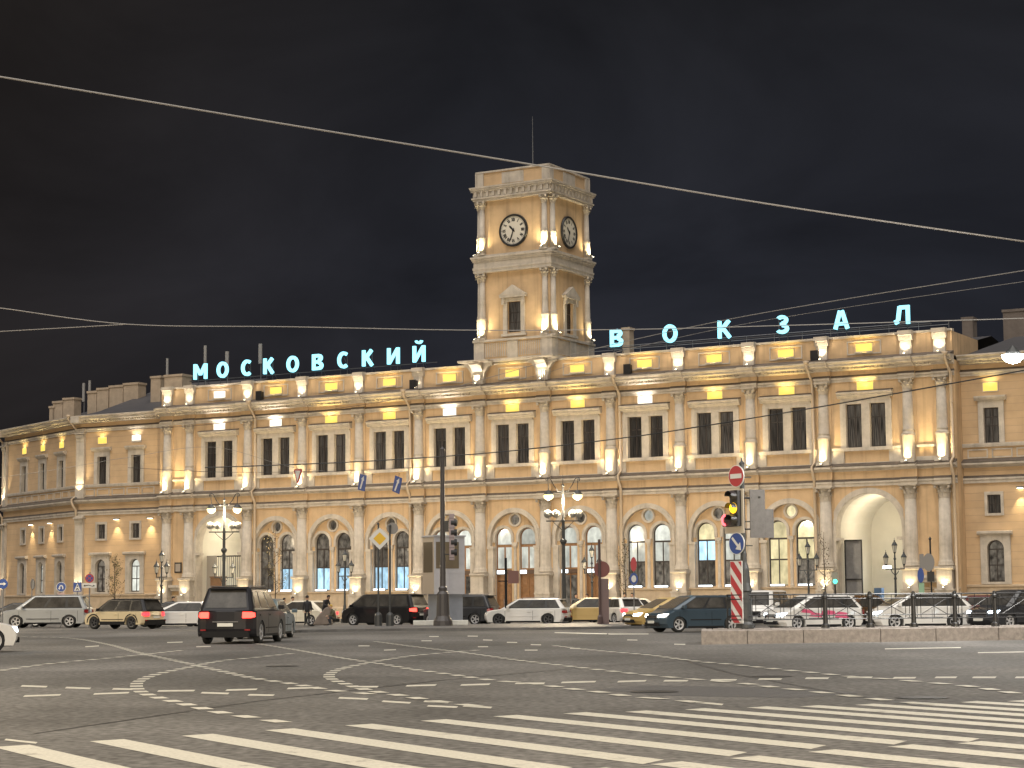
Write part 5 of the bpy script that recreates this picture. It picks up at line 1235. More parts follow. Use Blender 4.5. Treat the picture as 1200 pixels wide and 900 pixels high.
# signs hung from the wire
def flat(name, pts, th, m, parent, loc=(0,0,0)):
    b = MB(); b.prof_y(pts, -th/2, th/2); return b.build(name, m, parent, loc)
SBLUE = mat('sign_blue', (.022,.06,.24), .5); SWHITE = mat('sign_white', (.56,.56,.55), .5); SRED = mat('sign_red', (.36,.03,.04), .5); SYEL = mat('sign_yellow', (.62,.38,.02), .5); SGREY = mat('sign_back_grey', (.20,.19,.18), .6)
def hung(px, py, Y, label, kind, rz, tilt):
    o = thing('hanging_sign', label, 'road sign', A(px, py, Y), rz, 'signs hung from the overhead wire'); 
    if kind == 'lane':
        flat('board', [(-.3,-.42),(.3,-.42),(.3,.42),(-.3,.42)], .03, SBLUE, o)
        a = MB(); a.prof_y([(-.13,-.34),(-.02,-.34),(.1,.12),(.16,.1),(.1,.36),(-.09,.18),(-.02,.15)], -.026, -.018); a.build('arrow', SWHITE, o)
    else:
        flat('board', [(-.42,.42),(0,-.42),(.42,.42)], .03, SRED, o); a = MB(); a.prof_y([(-.28,.34),(0,-.24),(.28,.34)], -.026, -.018); a.build('face', SWHITE, o)
    o.rotation_euler = (0, tilt, rz)
    m_ = MB(); m_.tube([(0,0,.42),(.0,0,.62)], .012, 4); m_.build('hanger', BLK, o)
hung(349,559,107,'red bordered white triangle sign hanging point down from the wire','tri',-.9,.05)
hung(424.5,565.5,104,'blue lane sign with white arrow hanging left of its twin, beside a lit pedestal','lane',-.85,.2)
hung(465.5,568,103,'blue lane sign with white arrow hanging right of its twin, beside the downpipe','lane',-.85,.3)
# ------------------------------------------------------------ posts, signs and signals
def disc(r, n=24): return [(r*math.cos(2*PI*i/n), r*math.sin(2*PI*i/n)) for i in range(n)]
def postmb(h, r0=.06, base=.14): 
    p = MB(); p.lathe([(base,0),(base,.55),(base*.8,.62),(r0,.7),(r0*.9,h-.1),(r0*1.6,h-.08),(r0*.5,h)], (0,0,0), 10); return p
# priority road sign
P = atY(445, 103, .12); r = thing('priority_road_sign', 'yellow and white diamond sign on a grey post before the station', 'road sign', P)
postmb(5.3, .05, .2).build('post', CAST, r, (-.08, .1, 0))
z = 1.35 + (704.5-631)*103/2333 - .12
flat('board', [(0,-.57),(.57,0),(0,.57),(-.57,0)], .04, SWHITE, r, (0, 0, z)); b = MB(); b.prof_y([(0,-.33),(.33,0),(0,.33),(-.33,0)], -.03, -.022); b.build('yellow_face', SYEL, r, (0,0,z))
P = atY(457, 103, .12); r = thing('grey_post', 'bare grey post with a dark disc on top, right of the diamond sign', 'post', P); postmb(5.2, .055, .2).build('pole', CAST, r); b = MB(); b.prof_y(disc(.3), .06, .1); b.build('disc_back', SGREY, r, (.12, 0, 5.0))
# tall pole with the signal seen from behind
P = atY(519, 101.5, .12); r = thing('tall_pole', 'tall dark pole with a heavy cast base beside the billboard', 'pole', P)
b = MB(); b.lathe([(.5,0),(.48,.25),(.34,.5),(.3,1.6),(.2,1.75),(.22,1.9),(.15,2.0),(.11,8.9),(.13,8.95),(.02,9.1)], (0,0,0), 14); b.build('shaft', mat('dark_painted_steel', (.05,.045,.045), .5), r); b = MB()
for z in (3.6, 5.6): b.tube([(0,0,z),(.55,-.05,z)], .03, 6)
b.box(.08,.32,-.2,.1,4.75,5.3); b.build('bracket', BLK, r)
P2 = P + Vector((.5,-.1,0)); r = thing('traffic_light', 'traffic light seen from behind on the tall dark pole beside the billboard', 'traffic light', P2)
b = MB(); b.box(-.16,.10,-.12,.08,3.3,5.65); bevel(b.build('housing', mat('pinkish_grey_housing', (.26,.21,.22), .6), r), .02)
b = MB()
for k in range(4): b.lathe([(.17,-.3),(.17,0)], (.23, .0, 3.7+k*.5), 12, axis='x')
for k in range(5): b.box(-.165,.105,-.125,.085,3.42+k*.5,3.44+k*.5)
b.build('visor', BLK, r)
# billboard pylon
P = atY(520, 106, .12); r = thing('billboard_pylon', 'grey two sided billboard box on a narrower base, its left face reflecting lamps', 'billboard', P, .5)
BB = mat('billboard_grey', (.42,.42,.45), .35, var=.06); BBG = pane_mat('billboard_glass', (.16,.13,.09), rough=.05); BEI = mat('billboard_beige', (.40,.33,.26), .4)
b = MB(); b.m = 0; b.box(-.9,.9,-.7,.7,1.6,4.62); b.box(-.95,.95,-.75,.75,4.623,4.7); b.box(-.9,.9,-.709,-.701,2.72,2.74); b.box(-.02,.0,-.709,-.701,1.62,2.715); b.m = 1; b.box(-.912,-.901,-.67,.67,1.62,4.6); bevel(b.build('display_box', [BB, BEI], r), .015)
b = MB(); b.box(-.8,.55,-.713,-.702,2.95,4.35); b.add([(-.92,-.55,2.75),(-.92,.55,2.75),(-.92,.55,4.35),(-.92,-.55,4.35)], [(0,1,2,3)]); b.build('glass_front', BBG, r)
b = MB(); b.box(-.65,.85,-.55,.55,0,1.597); b.build('base', mat('billboard_base', (.22,.24,.28), .5, var=.1), r)
for k, (px, lab) in enumerate(((497,'low white kerb block left of the tall pole base'),(536,'low white kerb block right of the tall pole base'))):
    b = MB(); b.box(-.56,.56,-.2,.2,0,.26); o = b.build('kerb_block', mat('whitewashed_concrete', (.55,.55,.52), .8, var=.15, scale=3), None, atY(px, 103.6, .12)); bevel(o, .03); tag(o, lab, 'kerb block', 'white kerb blocks round the billboard')
# small signs on posts
P = atY(593, 110, .0); r = thing('sign_post', 'thin dark post with a small pinkish square sign in front of the wooden doors', 'road sign', P); b = MB(); b.tube([(0,0,0),(0,0,3.7)], .07, 8); b.build('post', DTRIM, r); flat('board', [(-.3,-.35),(.3,-.35),(.3,.35),(-.3,.35)], .03, mat('faded_red', (.15,.07,.06), .6), r, (.42, 0, 2.65)); b = MB(); b.box(-.42,.1,-.03,.03,2.4,2.46); b.build('bracket', DTRIM, r)
P = atY(703, 104, .0); r = thing('sign_post', 'dark post with a dull red disc sign and a pale plate below it', 'road sign', P); b = MB(); b.tube([(0,0,0),(0,0,4.5)], .07, 8); b.lathe([(.16,0),(.13,.5),(.07,.6)], (0,0,0), 8); b.build('post', mat('post_brown', (.07,.045,.045), .5), r); flat('disc', disc(.42), .03, mat('dull_red', (.15,.05,.045), .6), r, (.12,.1,2.95)); flat('plate', [(-.22,-1.2),(.22,-1.2),(.22,1.2),(-.22,1.2)], .02, mat('pinkish_plate', (.14,.095,.095), .6), r, (.25,.12,1.25))
P = atY(743, 110, .0); r = thing('sign_post', 'thin post with narrow red disc over a blue white sign left of the blue hatchback', 'road sign', P); b = MB(); b.tube([(0,0,0),(0,0,3.6)], .035, 6); b.build('post', GREY, r)
flat('red_sign', disc(.33), .03, SRED, r, (0,-.06,3.3)).scale = (.5,1,1.2); flat('blue_sign', disc(.33), .03, SBLUE, r, (0,-.06,2.5)).scale = (.7,1,1); b = MB(); b.prof_y(disc(.19), -.085, -.078); b.build('face', SWHITE, r, (0,0,2.5)).scale = (.7,1,1)
# left group
def round_sign(px, py, Y, label, h_, draw, rz=0.0):
    P = atY(px, Y); z = 1.35 + (704 - .0076*(px-600) - py)*Y/2333
    r = thing('road_sign', label, 'road sign', P, rz, 'road signs at the left end'); b = MB(); b.tube([(0,.05,0),(0,.05,z+.35)], .04, 6); b.build('post', GREY, r); draw(r, z)
    for c in r.children:
        if not c.name.startswith('post'): c.scale = c.scale*.66; c.location.z = z + (c.location.z - z)*.66
    return r
def d1(r, z): flat('disc', disc(.42), .03, SBLUE, r, (0,0,z)); b = MB(); b.prof_y([(-.26,-.06),(.06,-.06),(.06,-.16),(.28,0),(.06,.16),(.06,.06),(-.26,.06)], -.024, -.018); b.build('arrow', SWHITE, r, (0,0,z))
round_sign(3, 684.5, 112, 'blue round sign with white arrow at the left edge of the picture', 0, d1)
def d2(r, z): flat('board', disc(.3), .03, SGREY, r, (0,0,z)).scale = (1,1,1.6); b = MB(); b.prof_y([(-.05,-.4),(.05,-.4),(.08,.3),(-.02,.42)], -.024, -.018); b.build('stripe', SWHITE, r, (0,0,z))
round_sign(38, 685, 118, 'narrow grey sign turned sideways over the roof of the silver SUV', 0, d2, 1.1)
def d3(r, z):
    flat('disc', disc(.45), .03, SWHITE, r, (0,0,z)); b = MB(); b.prof_y(disc(.41), -.022, -.017); b.build('blue_face', SBLUE, r, (0,0,z))
    b = MB(); b.arch_band(0, -.02, .1, .19, -.03, -.024, -.2, 10); b.prof_y([(-.3,-.08),(-.04,-.08),(-.16,-.26)], -.034, -.031); b.build('arrow', SWHITE, r, (0,0,z)); flat('plate', [(-.32,-.42),(.32,-.42),(.32,.02),(-.32,.02)], .025, mat('grey_red_plate', (.40,.28,.26), .5), r, (0,0,z-.52))
round_sign(71.5, 688, 120, 'blue round turn back sign with a small plate above the silver SUV', 0, d3)
def d4(r, z): flat('board', [(-.37,-.42),(.37,-.42),(.37,.42),(-.37,.42)], .03, SBLUE, r, (0,0,z)); b = MB(); b.prof_y([(-.3,-.34),(.3,-.34),(0,.34)], -.024, -.018); b.build('white_triangle', SWHITE, r, (0,0,z)); b = MB(); b.prof_y([(-.03,-.1),(.04,-.1),(.16,-.3),(.08,-.3),(0,-.18),(-.1,-.3),(-.17,-.3),(-.05,-.08)], -.03, -.026); b.prof_y([(c[0]*.25, c[1]*.25+.08) for c in disc(.28, 10)], -.03, -.026); b.build('walking_figure', BLK, r, (0,0,z))
round_sign(90.5, 688, 120, 'blue square pedestrian crossing sign beside the blue round one', 0, d4)
def d5(r, z):
    flat('disc', disc(.38), .03, SRED, r, (0,0,z)); b = MB(); b.prof_y(disc(.28), -.022, -.017); b.build('blue_face', SBLUE, r, (0,0,z)); b = MB()
    for s in (-1, 1): b.prof_y([(-.24,-.2*s-.04),(-.24,-.2*s+.04),(.24,.2*s+.04),(.24,.2*s-.04)], -.028-.003*(s>0), -.024)
    b.build('red_cross', SRED, r, (0,0,z)); flat('plate', [(-.6,-.2),(.6,-.2),(.6,.2),(-.6,.2)], .025, SWHITE, r, (0,0,z-.6)); b = MB(); b.prof_y([(-.5,-.02),(-.38,.08),(-.36,.02),(-.05,.06),(.3,-.06),(.3,.04),(.5,-.02),(.3,-.1),(-.05,.0),(-.36,-.06),(-.38,-.1)], -.022, -.017); b.build('arrow', BLK, r, (0,0,z-.6))
round_sign(104.5, 678, 112, 'red and blue no stopping sign with a white plate, right of the silver SUV', 0, d5)
# right of the portal: a post with sign backs, a small green pedestrian signal
P = atY(1092, 108); r = thing('sign_post', 'dark post with a round sign back between the two right end columns', 'road sign', P); b = MB(); b.tube([(0,0,0),(0,0,4.5)], .05, 6); b.lathe([(.05,0),(.09,.06),(.0,.2)], (0,0,4.45), 8); b.build('post', BLK, r)
flat('round_back', disc(.42), .03, SGREY, r, (-.12,-.05,3.25)).scale = (.75,1,1.15); flat('edge_sign', [(-.12,-.4),(.12,-.4),(.12,.4),(-.12,.4)], .04, SGREY, r, (-.5,-.05,3.3)); flat('blue_sign', disc(.32), .03, SBLUE, r, (-.58,-.1,2.55)).scale = (.55,1,1.25); flat('green_plate', [(-.15,-.4),(.15,-.4),(.15,.4),(-.15,.4)], .02, mat('pale_green_plate', (.22,.36,.24), .5), r, (-.55,-.08,1.75)); b = MB(); b.box(-.2,.16,-.1,.1,2.2,2.75); b.build('control_box', BLK, r)
P = atY(979, 96); r = thing('pedestrian_signal', 'small pedestrian signal glowing green beside the right portal', 'traffic light', P); b = MB(); b.tube([(0,0,0),(0,0,2.6)], .045, 6); b.build('post', BLK, r); b = MB(); b.box(-.14,.14,-.06,.1,2.0,2.6); b.build('housing', mat('signal_housing', (.25,.25,.2), .5), r); b = MB(); b.prof_y(disc(.1, 12), -.075, -.062); b.build('green_lens', glow('green_signal', (.05,1.0,.6), 4), r, (0,0,2.16))
# main traffic light post on the granite island
P = A(873, 735, 64.5); P.z = .42
def zz(y): return 1.35 + (702 - y)*64.5/2333 - .42
r = thing('signal_post', 'dark cast iron post with a heavy foot on the left end of the granite island', 'post', P)
b = MB(); b.lathe([(.30,0),(.30,.12),(.24,.2),(.22,1.15),(.26,1.2),(.2,1.45),(.17,1.9),(.11,2.1),(.10,2.4),(.085,2.45),(.075,zz(545)),(.1,zz(545)+.03),(.03,zz(541)),(.012,zz(537))], (0,0,0), 14); b.build('shaft', CAST, r)
b = MB()
for y in (560, 584, 612, 640): b.box(-.3,.3,-.03,.03,zz(y)-.02,zz(y)+.02)
b.build('bracket', CAST, r)
FR = -math.radians(53)
def faced(name, label, cat, px, py, g=None):
    q = A(px, py, 64.3); return thing(name, label, cat, q, FR, g)
r = faced('no_entry_sign', 'red round no entry sign with a white bar at the top of the signal post', 'road sign', 863, 558); flat('disc', disc(.36), .03, SWHITE, r); b = MB(); b.prof_y(disc(.335), -.024, -.018); b.build('red_face', SRED, r); b = MB(); b.box(-.26,.26,-.034,-.027,-.075,.075); b.build('white_bar', SWHITE, r)
r = faced('traffic_light', 'traffic light showing amber with a red side section, on the cast iron post', 'traffic light', 863.5, 594)
HB = MB(); HB.m = 1; HB.box(-.26,.28,.02,.06,-.78,.58); HB.box(-.62,.28,.021,.059,-.85,-.30); HB.m = 0
HB.box(-.17,.19,-.16,.018,-.62,.53); HB.box(-.53,-.173,-.16,.018,-.62,-.24); bevel(HB.build('housing', [BLK, mat('cream_backplate', (.46,.41,.33), .6)], r), .012)
for (x, z) in ((.01,.34),(.01,-.04),(.01,-.42)):
    vz = MB(); vz.lathe([(.165,-.40),(.17,-.16)], (x,0,z), 14, a0=PI, a1=PI*2, axis='y')
    vz.build('visor', BLK, r)
for nm, x, z, m_ in (('red_lens',.01,.34,mat('unlit_lens', (.05,.045,.035), .2)),('amber_lens',.01,-.04,glow('amber_signal', (1.0,.55,.015), 2.6)),('green_lens',.01,-.42,mat('unlit_lens', (.05,.045,.035), .2))):
    b = MB(); b.lathe([(0,-.26),(.1,-.24),(.175,-.175)], (x,0,z), 18, axis='y'); b.build(nm, m_, r)
b = MB(); b.m = 0; b.lathe([(0,-.19),(.14,-.163)], (-.35,0,-.42), 18, axis='y'); b.m = 1
for i in range(12):
    a = PI*.42 + PI*1.16*i/12; a2 = PI*.42 + PI*1.16*(i+1)/12
    b.add([(-.35+.07*math.cos(a),-.215,-.42+.11*math.sin(a)),(-.35+.18*math.cos(a),-.205,-.42+.19*math.sin(a)),(-.35+.18*math.cos(a2),-.205,-.42+.19*math.sin(a2)),(-.35+.07*math.cos(a2),-.215,-.42+.11*math.sin(a2))], [(0,1,2,3)])
b.build('red_side_lens', [BLK, glow('red_signal', (1.0,.10,.12), 3.2)], r)
r = thing('traffic_light', 'back of an L shaped traffic light, plain grey, right of the cast iron post', 'traffic light', A(889, 602, 64.6), math.radians(20)); b = MB(); b.box(-.32,.22,-.04,.0,-.78,.78); b.box(.223,.52,-.04,.0,-.78,.15); b.m = 1; b.box(-.15,.2,.003,.2,-.7,.7); b.box(-.02,.05,-.06,-.041,.5,.56); b.build('backplate', [mat('grey_backplate', (.105,.10,.098), .6, var=.2, scale=5), BLK], r); b = MB(); b.tube([(-.55,0,.5),(-.3,0,.5)], .03, 6); b.tube([(-.55,0,-.5),(-.3,0,-.5)], .03, 6); b.build('bracket', BLK, r)
r = faced('keep_right_sign', 'blue round sign with a white arrow pointing down right, under the amber traffic light', 'road sign', 863.5, 637); flat('disc', disc(.355), .03, SWHITE, r); b = MB(); b.prof_y(disc(.335), -.024, -.018); b.build('blue_face', SBLUE, r)
b = MB(); b.prof_y([(-.22,.16),(-.16,.22),(.10,-.04),(.18,.04),(.22,-.22),(-.04,-.18),(.04,-.10)], -.034, -.028); b.build('arrow', SWHITE, r)
r = faced('striped_marker', 'red and white striped marker board below the blue arrow sign', 'road sign', 863.5, 694)
hw, hh = .27, 1.0
flat('board', [(-hw,-hh),(hw,-hh),(hw,hh),(-hw,hh)], .03, SWHITE, r)
b = MB()
def clipstripe(z0, z1):   # diagonal band, falling to the right, clipped to the board
    def poly(f0, f1):
        pts = []
        for x in [ -hw+.02 + i*(2*hw-.04)/12 for i in range(13)]: pts.append((x, max(-hh+.02, min(hh-.02, f0(x)))))
        for x in [ hw-.02 - i*(2*hw-.04)/12 for i in range(13)]: pts.append((x, max(-hh+.02, min(hh-.02, f1(x)))))
        return pts
    p = poly(lambda x: z0 - 1.15*x, lambda x: z1 - 1.15*x)
    if max(q[1] for q in p) - min(q[1] for q in p) > .02: b.prof_y(p, -.024, -.018)
for k in range(-2, 3): clipstripe(k*.56 - .02, k*.56 + .30)
b.build('red_stripe', SRED, r)
b = MB(); b.tube([(-.22,.03,-hh),(-.22,.03,-1.28)], .03, 6); b.tube([(.22,.03,-hh),(.22,.03,-1.28)], .03, 6); b.build('stand', CAST, r)
# black railing on the granite island
r = thing('railing', 'black iron railing with thick posts and crossed bars along the granite island', 'railing', (0,0,0))
fa = A(880, 735, 63.0); fa.z = .42
def fp(px): 
    q = A(px, 735, 63.0 + (px-880)*.0068); q.z = .42; return q
PX = [918, 967.5, 1020, 1071, 1119.5, 1166.5, 1214]
for px in PX[1:]:
    q = fp(px); b = MB(); b.lathe([(.14,0),(.13,.1),(.08,.14),(.07,.9),(.095,.94),(.095,1.0),(.07,1.04),(.06,1.12),(.0,1.15)], (0,0,0), 10); b.build('post', BLK, r, q)
ends = [fp(878)] + [fp(px) for px in PX[1:]]
for a, c in zip(ends[:-1], ends[1:]):
    b = MB(); d = c - a; nb = 2 if a is ends[0] else 1
    for z in (1.06, .92, .40, .28):
        b.tube([a + Vector((0,0,z)), c + Vector((0,0,z))], .018 if z != 1.06 else .024, 5)
    for i in range(nb):
        s0, s1 = a + d*(i/nb), a + d*((i+1)/nb)
        u = s1 - s0; m0, m1 = s0 + u*.18, s0 + u*.82
        for (p, z0, q, z1) in ((m0,.40,m1,.92),(m0,.92,m1,.40)): b.tube([p + Vector((0,0,z0)), q + Vector((0,0,z1))], .012, 4)
        for t in (.09,.18,.5,.82,.91): b.tube([s0 + u*t + Vector((0,0,.28)), s0 + u*t + Vector((0,0,1.06))], .011, 4)
    b.build('rail_panel', BLK, r)
q0 = A(853, 735, 63.5); q0.z = .42; b = MB(); 
for z in (1.06,.92,.4,.28): b.tube([q0 + Vector((0,0,z)), ends[0] + Vector((-.25,0,z))], .018, 5)
b.tube([q0, q0 + Vector((0,0,1.08))], .03, 6); b.build('rail_panel', BLK, r)
# sloped concrete block by the people
o = thing('concrete_block', 'grey sloped block on the ground between the standing man and the crouching one', 'block', atY(379, 110, .12)); b = MB(); b.prof_y([(-.55,0),(.5,0),(.4,.95),(.15,.95),(-.3,.45)], -.4, .4); bevel(b.build('body', mat('grey_brown_block', (.17,.14,.12), .8, var=.2), o), .05)
# ------------------------------------------------------------ people
SKIN = mat('skin', (.42,.26,.18), .6); HAIR = mat('dark_hair', (.02,.015,.012), .8)
PM = {}
def person(label, loc, rz, jacket, trousers, h=1.72, pose='stand', hat=None):
    s = h/1.75
    V = dict(pelvis=(0,0,.95), chest=(0,.0,1.28), neck=(0,.01,1.50), head0=(0,-.01,1.58), head1=(0,-.02,1.68))
    if pose == 'bend': V.update(chest=(0,-.14,1.22), neck=(0,-.26,1.40), head0=(0,-.31,1.46), head1=(0,-.36,1.54))
    if pose == 'crouch': V.update(pelvis=(0,.1,.42), chest=(0,-.02,.72), neck=(0,-.10,.93), head0=(0,-.13,1.0), head1=(0,-.16,1.09))
    order = []; rad = []; edges = []; idx = {}
    def add(n, p, r, par=None):
        idx[n] = len(order); order.append(Vector(p)*s); rad.append((r[0]*s, r[1]*s))
        if par: edges.append((idx[par], idx[n]))
    add('pelvis', V['pelvis'], (.155,.125)); add('chest', V['chest'], (.185,.13), 'pelvis'); add('neck', V['neck'], (.06,.06), 'chest'); add('head0', V['head0'], (.078,.09), 'neck'); add('head1', V['head1'], (.082,.098), 'head0'); add('crown', Vector(V['head1']) + Vector((0,.0,.07)), (.05,.06), 'head1')
    hx = -1 if True else 1
    nose = Vector(V['head0']) + Vector((0,-.105,.04)); add('nose', nose, (.014,.02), 'head0')
    for sx, nm in ((-1,'l'),(1,'r')):
        cy = Vector(V['chest']); add('sh'+nm, cy + Vector((sx*.19,.0,.14)), (.07,.07), 'chest')
        if pose == 'stand': el, wr_ = cy + Vector((sx*.25,.04,-.15)), cy + Vector((sx*.24,-.05,-.39))
        else: el, wr_ = cy + Vector((sx*.24,-.08,-.12)), cy + Vector((sx*.14,-.30,-.18))
        add('el'+nm, el, (.052,.052), 'sh'+nm); add('wr'+nm, wr_, (.034,.034), 'el'+nm)
        dv = (wr_-el).normalized(); add('pa'+nm, wr_ + dv*.07, (.03,.018), 'wr'+nm)
        sd = Vector((0,1,0)) if pose == 'stand' else Vector((1,0,0))
        for k in range(4):
            add('f%d%s' % (k,nm), wr_ + dv*(.11) + sd*((k-1.5)*.021), (.0095,.0095), 'pa'+nm); add('g%d%s' % (k,nm), wr_ + dv*(.15+.012*(k in (1,2))) + sd*((k-1.5)*.023) + Vector((-sx*.02,0,0)), (.0085,.0085), 'f%d%s' % (k,nm))
        add('t'+nm, wr_ + dv*.06 - sd*.045, (.011,.011), 'wr'+nm); add('u'+nm, wr_ + dv*.10 - sd*.06, (.009,.009), 't'+nm)
        pe = Vector(V['pelvis'])
        if pose == 'crouch': kn, an = pe + Vector((sx*.14,-.38,.06)), Vector((sx*.12,-.16,.08))
        else: kn, an = Vector((sx*.11,-.03,.5)), Vector((sx*.12,.03,.09))
        add('hp'+nm, pe + Vector((sx*.09,0,-.06)), (.1,.1), 'pelvis'); add('kn'+nm, kn, (.07,.07), 'hp'+nm); add('an'+nm, an, (.05,.05), 'kn'+nm); add('to'+nm, an + Vector((sx*.02,-.16,-.05)), (.045,.035), 'an'+nm)
    me = bpy.data.meshes.new('person'); me.from_pydata(order, edges, []); ob = bpy.data.objects.new('person_tmp', me); COL.objects.link(ob)
    sk = ob.modifiers.new('skin', 'SKIN')
    for i, (a, b_) in enumerate(rad): me.skin_vertices[0].data[i].radius = (a, b_); me.skin_vertices[0].data[i].use_root = (i == 0)
    ss = ob.modifiers.new('sub', 'SUBSURF'); ss.levels = 1; ss.render_levels = 1
    dg = bpy.context.evaluated_depsgraph_get(); nm_ = bpy.data.meshes.new_from_object(ob.evaluated_get(dg)); bpy.data.objects.remove(ob)
    for m_ in (jacket, trousers, SKIN, BLK, HAIR): nm_.materials.append(m_)
    hd = order[idx['head0']]; nk = order[idx['neck']]; pz = order[idx['pelvis']].z
    hands = [order[idx['wr'+n]] for n in 'lr']; feet = [order[idx['an'+n]] for n in 'lr']
    for p in nm_.polygons:
        c = p.center; k = 0
        if min((c-f).length for f in feet) < .2*s and c.z < .13*s: k = 3
        elif (c - hd).length < .24*s and c.z > nk.z + .0: k = 2
        elif min((c-q).length for q in hands) < .0*s + .02: k = 0
        elif any((c - q).length < .2*s and (c - q).dot(order[idx['pa'+n]] - q) > 0 for q, n in zip(hands, 'lr')): k = 2
        elif c.z < pz - .02*s or (pose == 'crouch' and c.y < -.1*s and c.z < .55*s): k = 1
        p.material_index = k; p.use_smooth = True
    o = link('person', nm_, None, loc, rz); tag(o, label, 'person', 'people by the parked cars')
    hb = MB(); hb.smooth = True; h1 = order[idx['head1']]
    hb.sphere((h1.x, h1.y+.02*s, h1.z+.03*s), .105*s, 12, 1.0)
    # keep the cap above the brow: flatten the lower front
    hb.v = [(x, y if z > h1.z else max(y, h1.y-.02*s), max(z, h1.z-.03*s if y > h1.y else h1.z+.035*s)) for x, y, z in hb.v]
    hb.build('hat' if hat else 'hair', hat or HAIR, o)
    fc = MB(); fy = hd.y - .088*s
    for sx in (-1, 1): fc.sphere((sx*.032*s, fy-.004, hd.z+.07*s), .011*s, 6)
    fc.box(-.028*s, .028*s, fy-.008, fy+.01, hd.z-.005*s, hd.z+.003*s)
    fc.build('face_features', HAIR, o)
    er = MB()
    for sx in (-1, 1): er.sphere((sx*.085*s, hd.y+.01, hd.z+.05*s), .024*s, 6)
    er.build('ear', SKIN, o)
    return o
J1 = mat('black_jacket', (.016,.016,.02), .8); J2 = mat('dark_brown_coat', (.045,.032,.026), .85); J3 = mat('dark_grey_jacket', (.05,.052,.055), .85); J4 = mat('olive_jacket', (.07,.065,.04), .85); T1 = mat('black_trousers', (.014,.014,.016), .85); T2 = mat('dark_jeans', (.03,.036,.05), .85); YH = mat('yellow_knit_hat', (.42,.28,.06), .9)
person('person in black jacket and trousers standing with back turned beside the grey block', atY(360, 108, .12), PI + .2, J1, T1, 1.56)
person('person in dark coat leaning forward over the grey block', atY(380, 112.5, .12), .9, J1, T1, 1.72, 'bend')
person('person in olive jacket and yellow knit hat crouching right of the grey block', atY(390.5, 109, .12), -1.2, J4, T2, 1.6, 'crouch', YH)
person('person in dark grey jacket standing behind the ivory sedan', atY(343, 122), .5, J3, T2, 1.66)
person('person in brown coat walking behind the big black SUV, beside the pavement lamp', atY(333, 125), 1.9, J2, T1, 1.6)
person('person in black coat standing just right of the dark grey SUV', atY(564.5, 113), 1.3, J1, T1, 1.66)
person('person in dark brown coat beside the black coated one, at the wooden door', atY(572, 116), -.6, J2, T1, 1.58)
person('person in dark grey jacket seen over the roof of the gold taxi, left of two', atY(675, 126), .4, J3, T1, 1.74)
person('person in brown coat seen over the roof of the gold taxi, right of two', atY(688, 127), -.8, J2, T2, 1.72)
person('person in black jacket beside the white and green taxi, before the pale wall', atY(732, 126), 1.2, J1, T2, 1.78)
person('person in olive jacket seen over the ivory sedan, right of the young tree', atY(741, 129), -.7, J4, T1, 1.76)
person('person in grey jacket on the pavement behind the white low sedan, below the lit column', atY(203, 131), .9, J3, T1, 1.76)
person('person in brown coat on the pavement between the wooden doors and the red disc sign', atY(709, 129), .2, J2, T1, 1.78)
# ------------------------------------------------------------ young trees
BARK = mat('bark', (.06,.045,.032), .9, var=.2); LEAF = mat('autumn_leaf', (.085,.068,.028), .8, var=.35, scale=6)
def sapling(label, loc, h, seed, n=420, spread=.9):
    rnd = random.Random(seed)
    r = thing('young_tree', label, 'tree', loc, 0, 'young trees along the station front'); t = MB(); t.tube([(0,0,0),(.04,.02,h*.35),(-.03,.03,h*.7),(.02,0,h)], .05, 6, .012); tips = []
    for k in range(16):
        z = h*(.3 + .65*k/16); a = rnd.uniform(0, 2*PI); L = spread*(1.1 - .6*k/16)*rnd.uniform(.6, 1.0)
        p = [(0,0,z),(math.cos(a)*L*.5, math.sin(a)*L*.5, z+L*.45),(math.cos(a)*L*.8, math.sin(a)*L*.8, z+L*1.1)]; t.tube(p, .018, 4, .005); tips.append(p)
    t.build('trunk', BARK, r); c = MB()
    for k in range(n):
        p = rnd.choice(tips); u = rnd.uniform(.25, 1.05); b = Vector(p[0]).lerp(Vector(p[2]), u) + Vector([rnd.gauss(0, .13) for _ in range(3)])
        d = Vector([rnd.gauss(0,1) for _ in range(3)]).normalized(); e = d.orthogonal().normalized(); s = rnd.uniform(.035,.075)
        c.add([b - e*s, b + d*s*.6, b + e*s, b - d*s*.6], [(0,1,2,3)])
    c.build('crown', LEAF, r)
sapling('thin young tree with sparse yellowing leaves before the left wing windows', atY(134, 134), 4.6, 1)
sapling('young tree before the first blue lit window, left of centre', atY(322, 132), 6.2, 2, 260, 1.2)
sapling('young tree beside the downpipe, behind the white and green taxi', atY(733, 124), 5.0, 3, 200, 1.0)
sapling('young tree before the column left of the right portal', atY(967, 122), 5.4, 4, 110, .9)
# ------------------------------------------------------------ dark block beyond the left end
o = thing('far_building', 'unlit building corner beyond the left end of the station', 'building', A(-9, 704, 195), .3)
b = MB(); b.box(-8,0,0,14,0,15); b.m = 1
for k in range(4): b.box(-6.5+k*1.7,-5.6+k*1.7,-.05,-.01,9,11); 
b.build('wall', [mat('brown_stucco', (.16,.11,.075), .9, var=.1), FRAME], o)
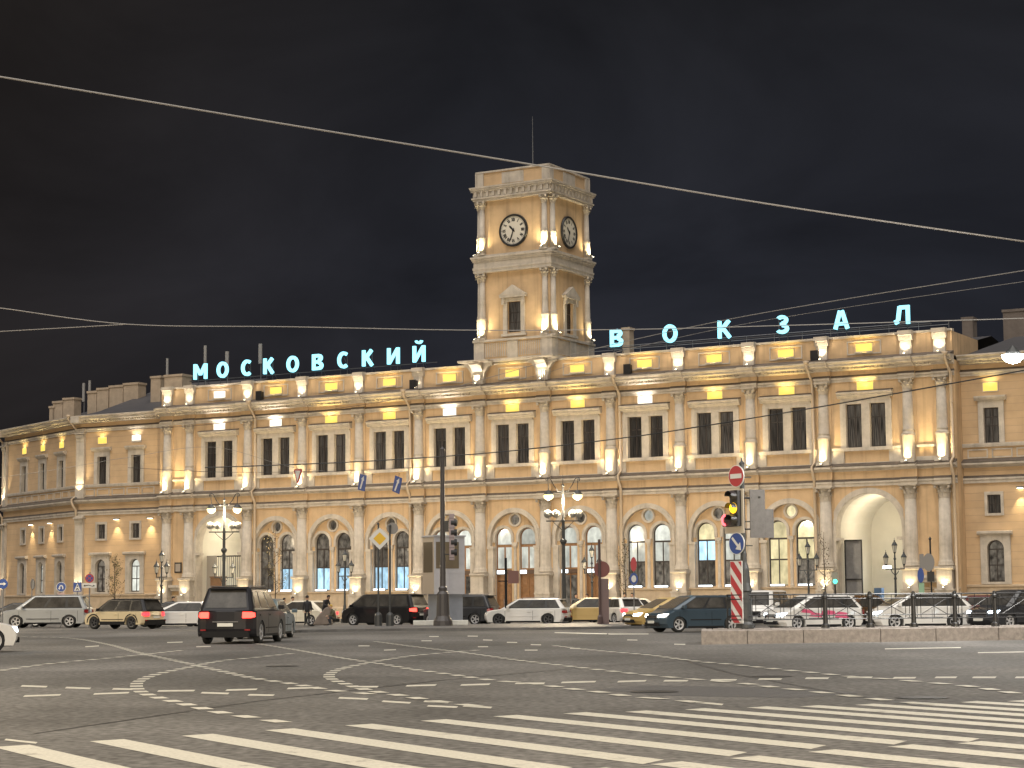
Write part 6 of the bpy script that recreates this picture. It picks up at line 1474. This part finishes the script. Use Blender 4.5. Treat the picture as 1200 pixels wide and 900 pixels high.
# ------------------------------------------------------------ night sky and an added fill sun
wd = bpy.data.worlds.new('World'); sc.world = wd; wd.use_nodes = True; nt = wd.node_tree; N = nt.nodes.new; Lk = nt.links.new
bg = nt.nodes['Background']
tc = N('ShaderNodeTexCoord'); mp = N('ShaderNodeMapping'); mp.inputs['Scale'].default_value = (3.2, 3.2, 5.0); Lk(tc.outputs['Generated'], mp.inputs[0])
nz = N('ShaderNodeTexNoise'); nz.inputs['Scale'].default_value = 1.6; nz.inputs['Detail'].default_value = 6; nz.inputs['Roughness'].default_value = .55; nz.inputs['Distortion'].default_value = .6; Lk(mp.outputs[0], nz.inputs['Vector'])
sx = N('ShaderNodeSeparateXYZ'); Lk(tc.outputs['Generated'], sx.inputs[0])
rp = N('ShaderNodeValToRGB'); e = rp.color_ramp.elements; e[0].position = .0; e[0].color = (.0150,.0150,.0180,1); e[1].position = .36; e[1].color = (.0085,.0083,.0088,1)
e2 = rp.color_ramp.elements.new(.16); e2.color = (.0145,.0155,.0205,1)
Lk(sx.outputs['Z'], rp.inputs[0])
mr = N('ShaderNodeMapRange'); mr.inputs[1].default_value = .32; mr.inputs[2].default_value = .7; mr.inputs[3].default_value = .72; mr.inputs[4].default_value = 1.42; Lk(nz.outputs['Fac'], mr.inputs[0])
rx_ = N('ShaderNodeMapRange'); rx_.inputs[1].default_value = -.25; rx_.inputs[2].default_value = -.02; rx_.inputs[3].default_value = 1.0; rx_.inputs[4].default_value = 0.0; Lk(sx.outputs['X'], rx_.inputs[0])
mx = N('ShaderNodeMix'); mx.data_type = 'RGBA'; mx.inputs[7].default_value = (.0165,.0125,.0095,1); Lk(rp.outputs[0], mx.inputs[6])
ml = N('ShaderNodeMath'); ml.operation = 'MULTIPLY'; ml.inputs[1].default_value = .55; Lk(rx_.outputs[0], ml.inputs[0]); Lk(ml.outputs[0], mx.inputs[0])
vm = N('ShaderNodeVectorMath'); vm.operation = 'SCALE'; Lk(mx.outputs[2], vm.inputs[0]); Lk(mr.outputs[0], vm.inputs['Scale']); Lk(vm.outputs[0], bg.inputs['Color'])
bg.inputs['Strength'].default_value = 1.0
# added fill: one very soft overhead sun that brightens the road
sd = bpy.data.lights.new('fill_sun', 'SUN'); sd.energy = 3.3; sd.angle = math.radians(70); sd.color = (1.0, .95, .89)
so = bpy.data.objects.new('fill_sun', sd); COL.objects.link(so); so.rotation_euler = Vector((.10, .34, -1.0)).to_track_quat('-Z', 'Y').to_euler()
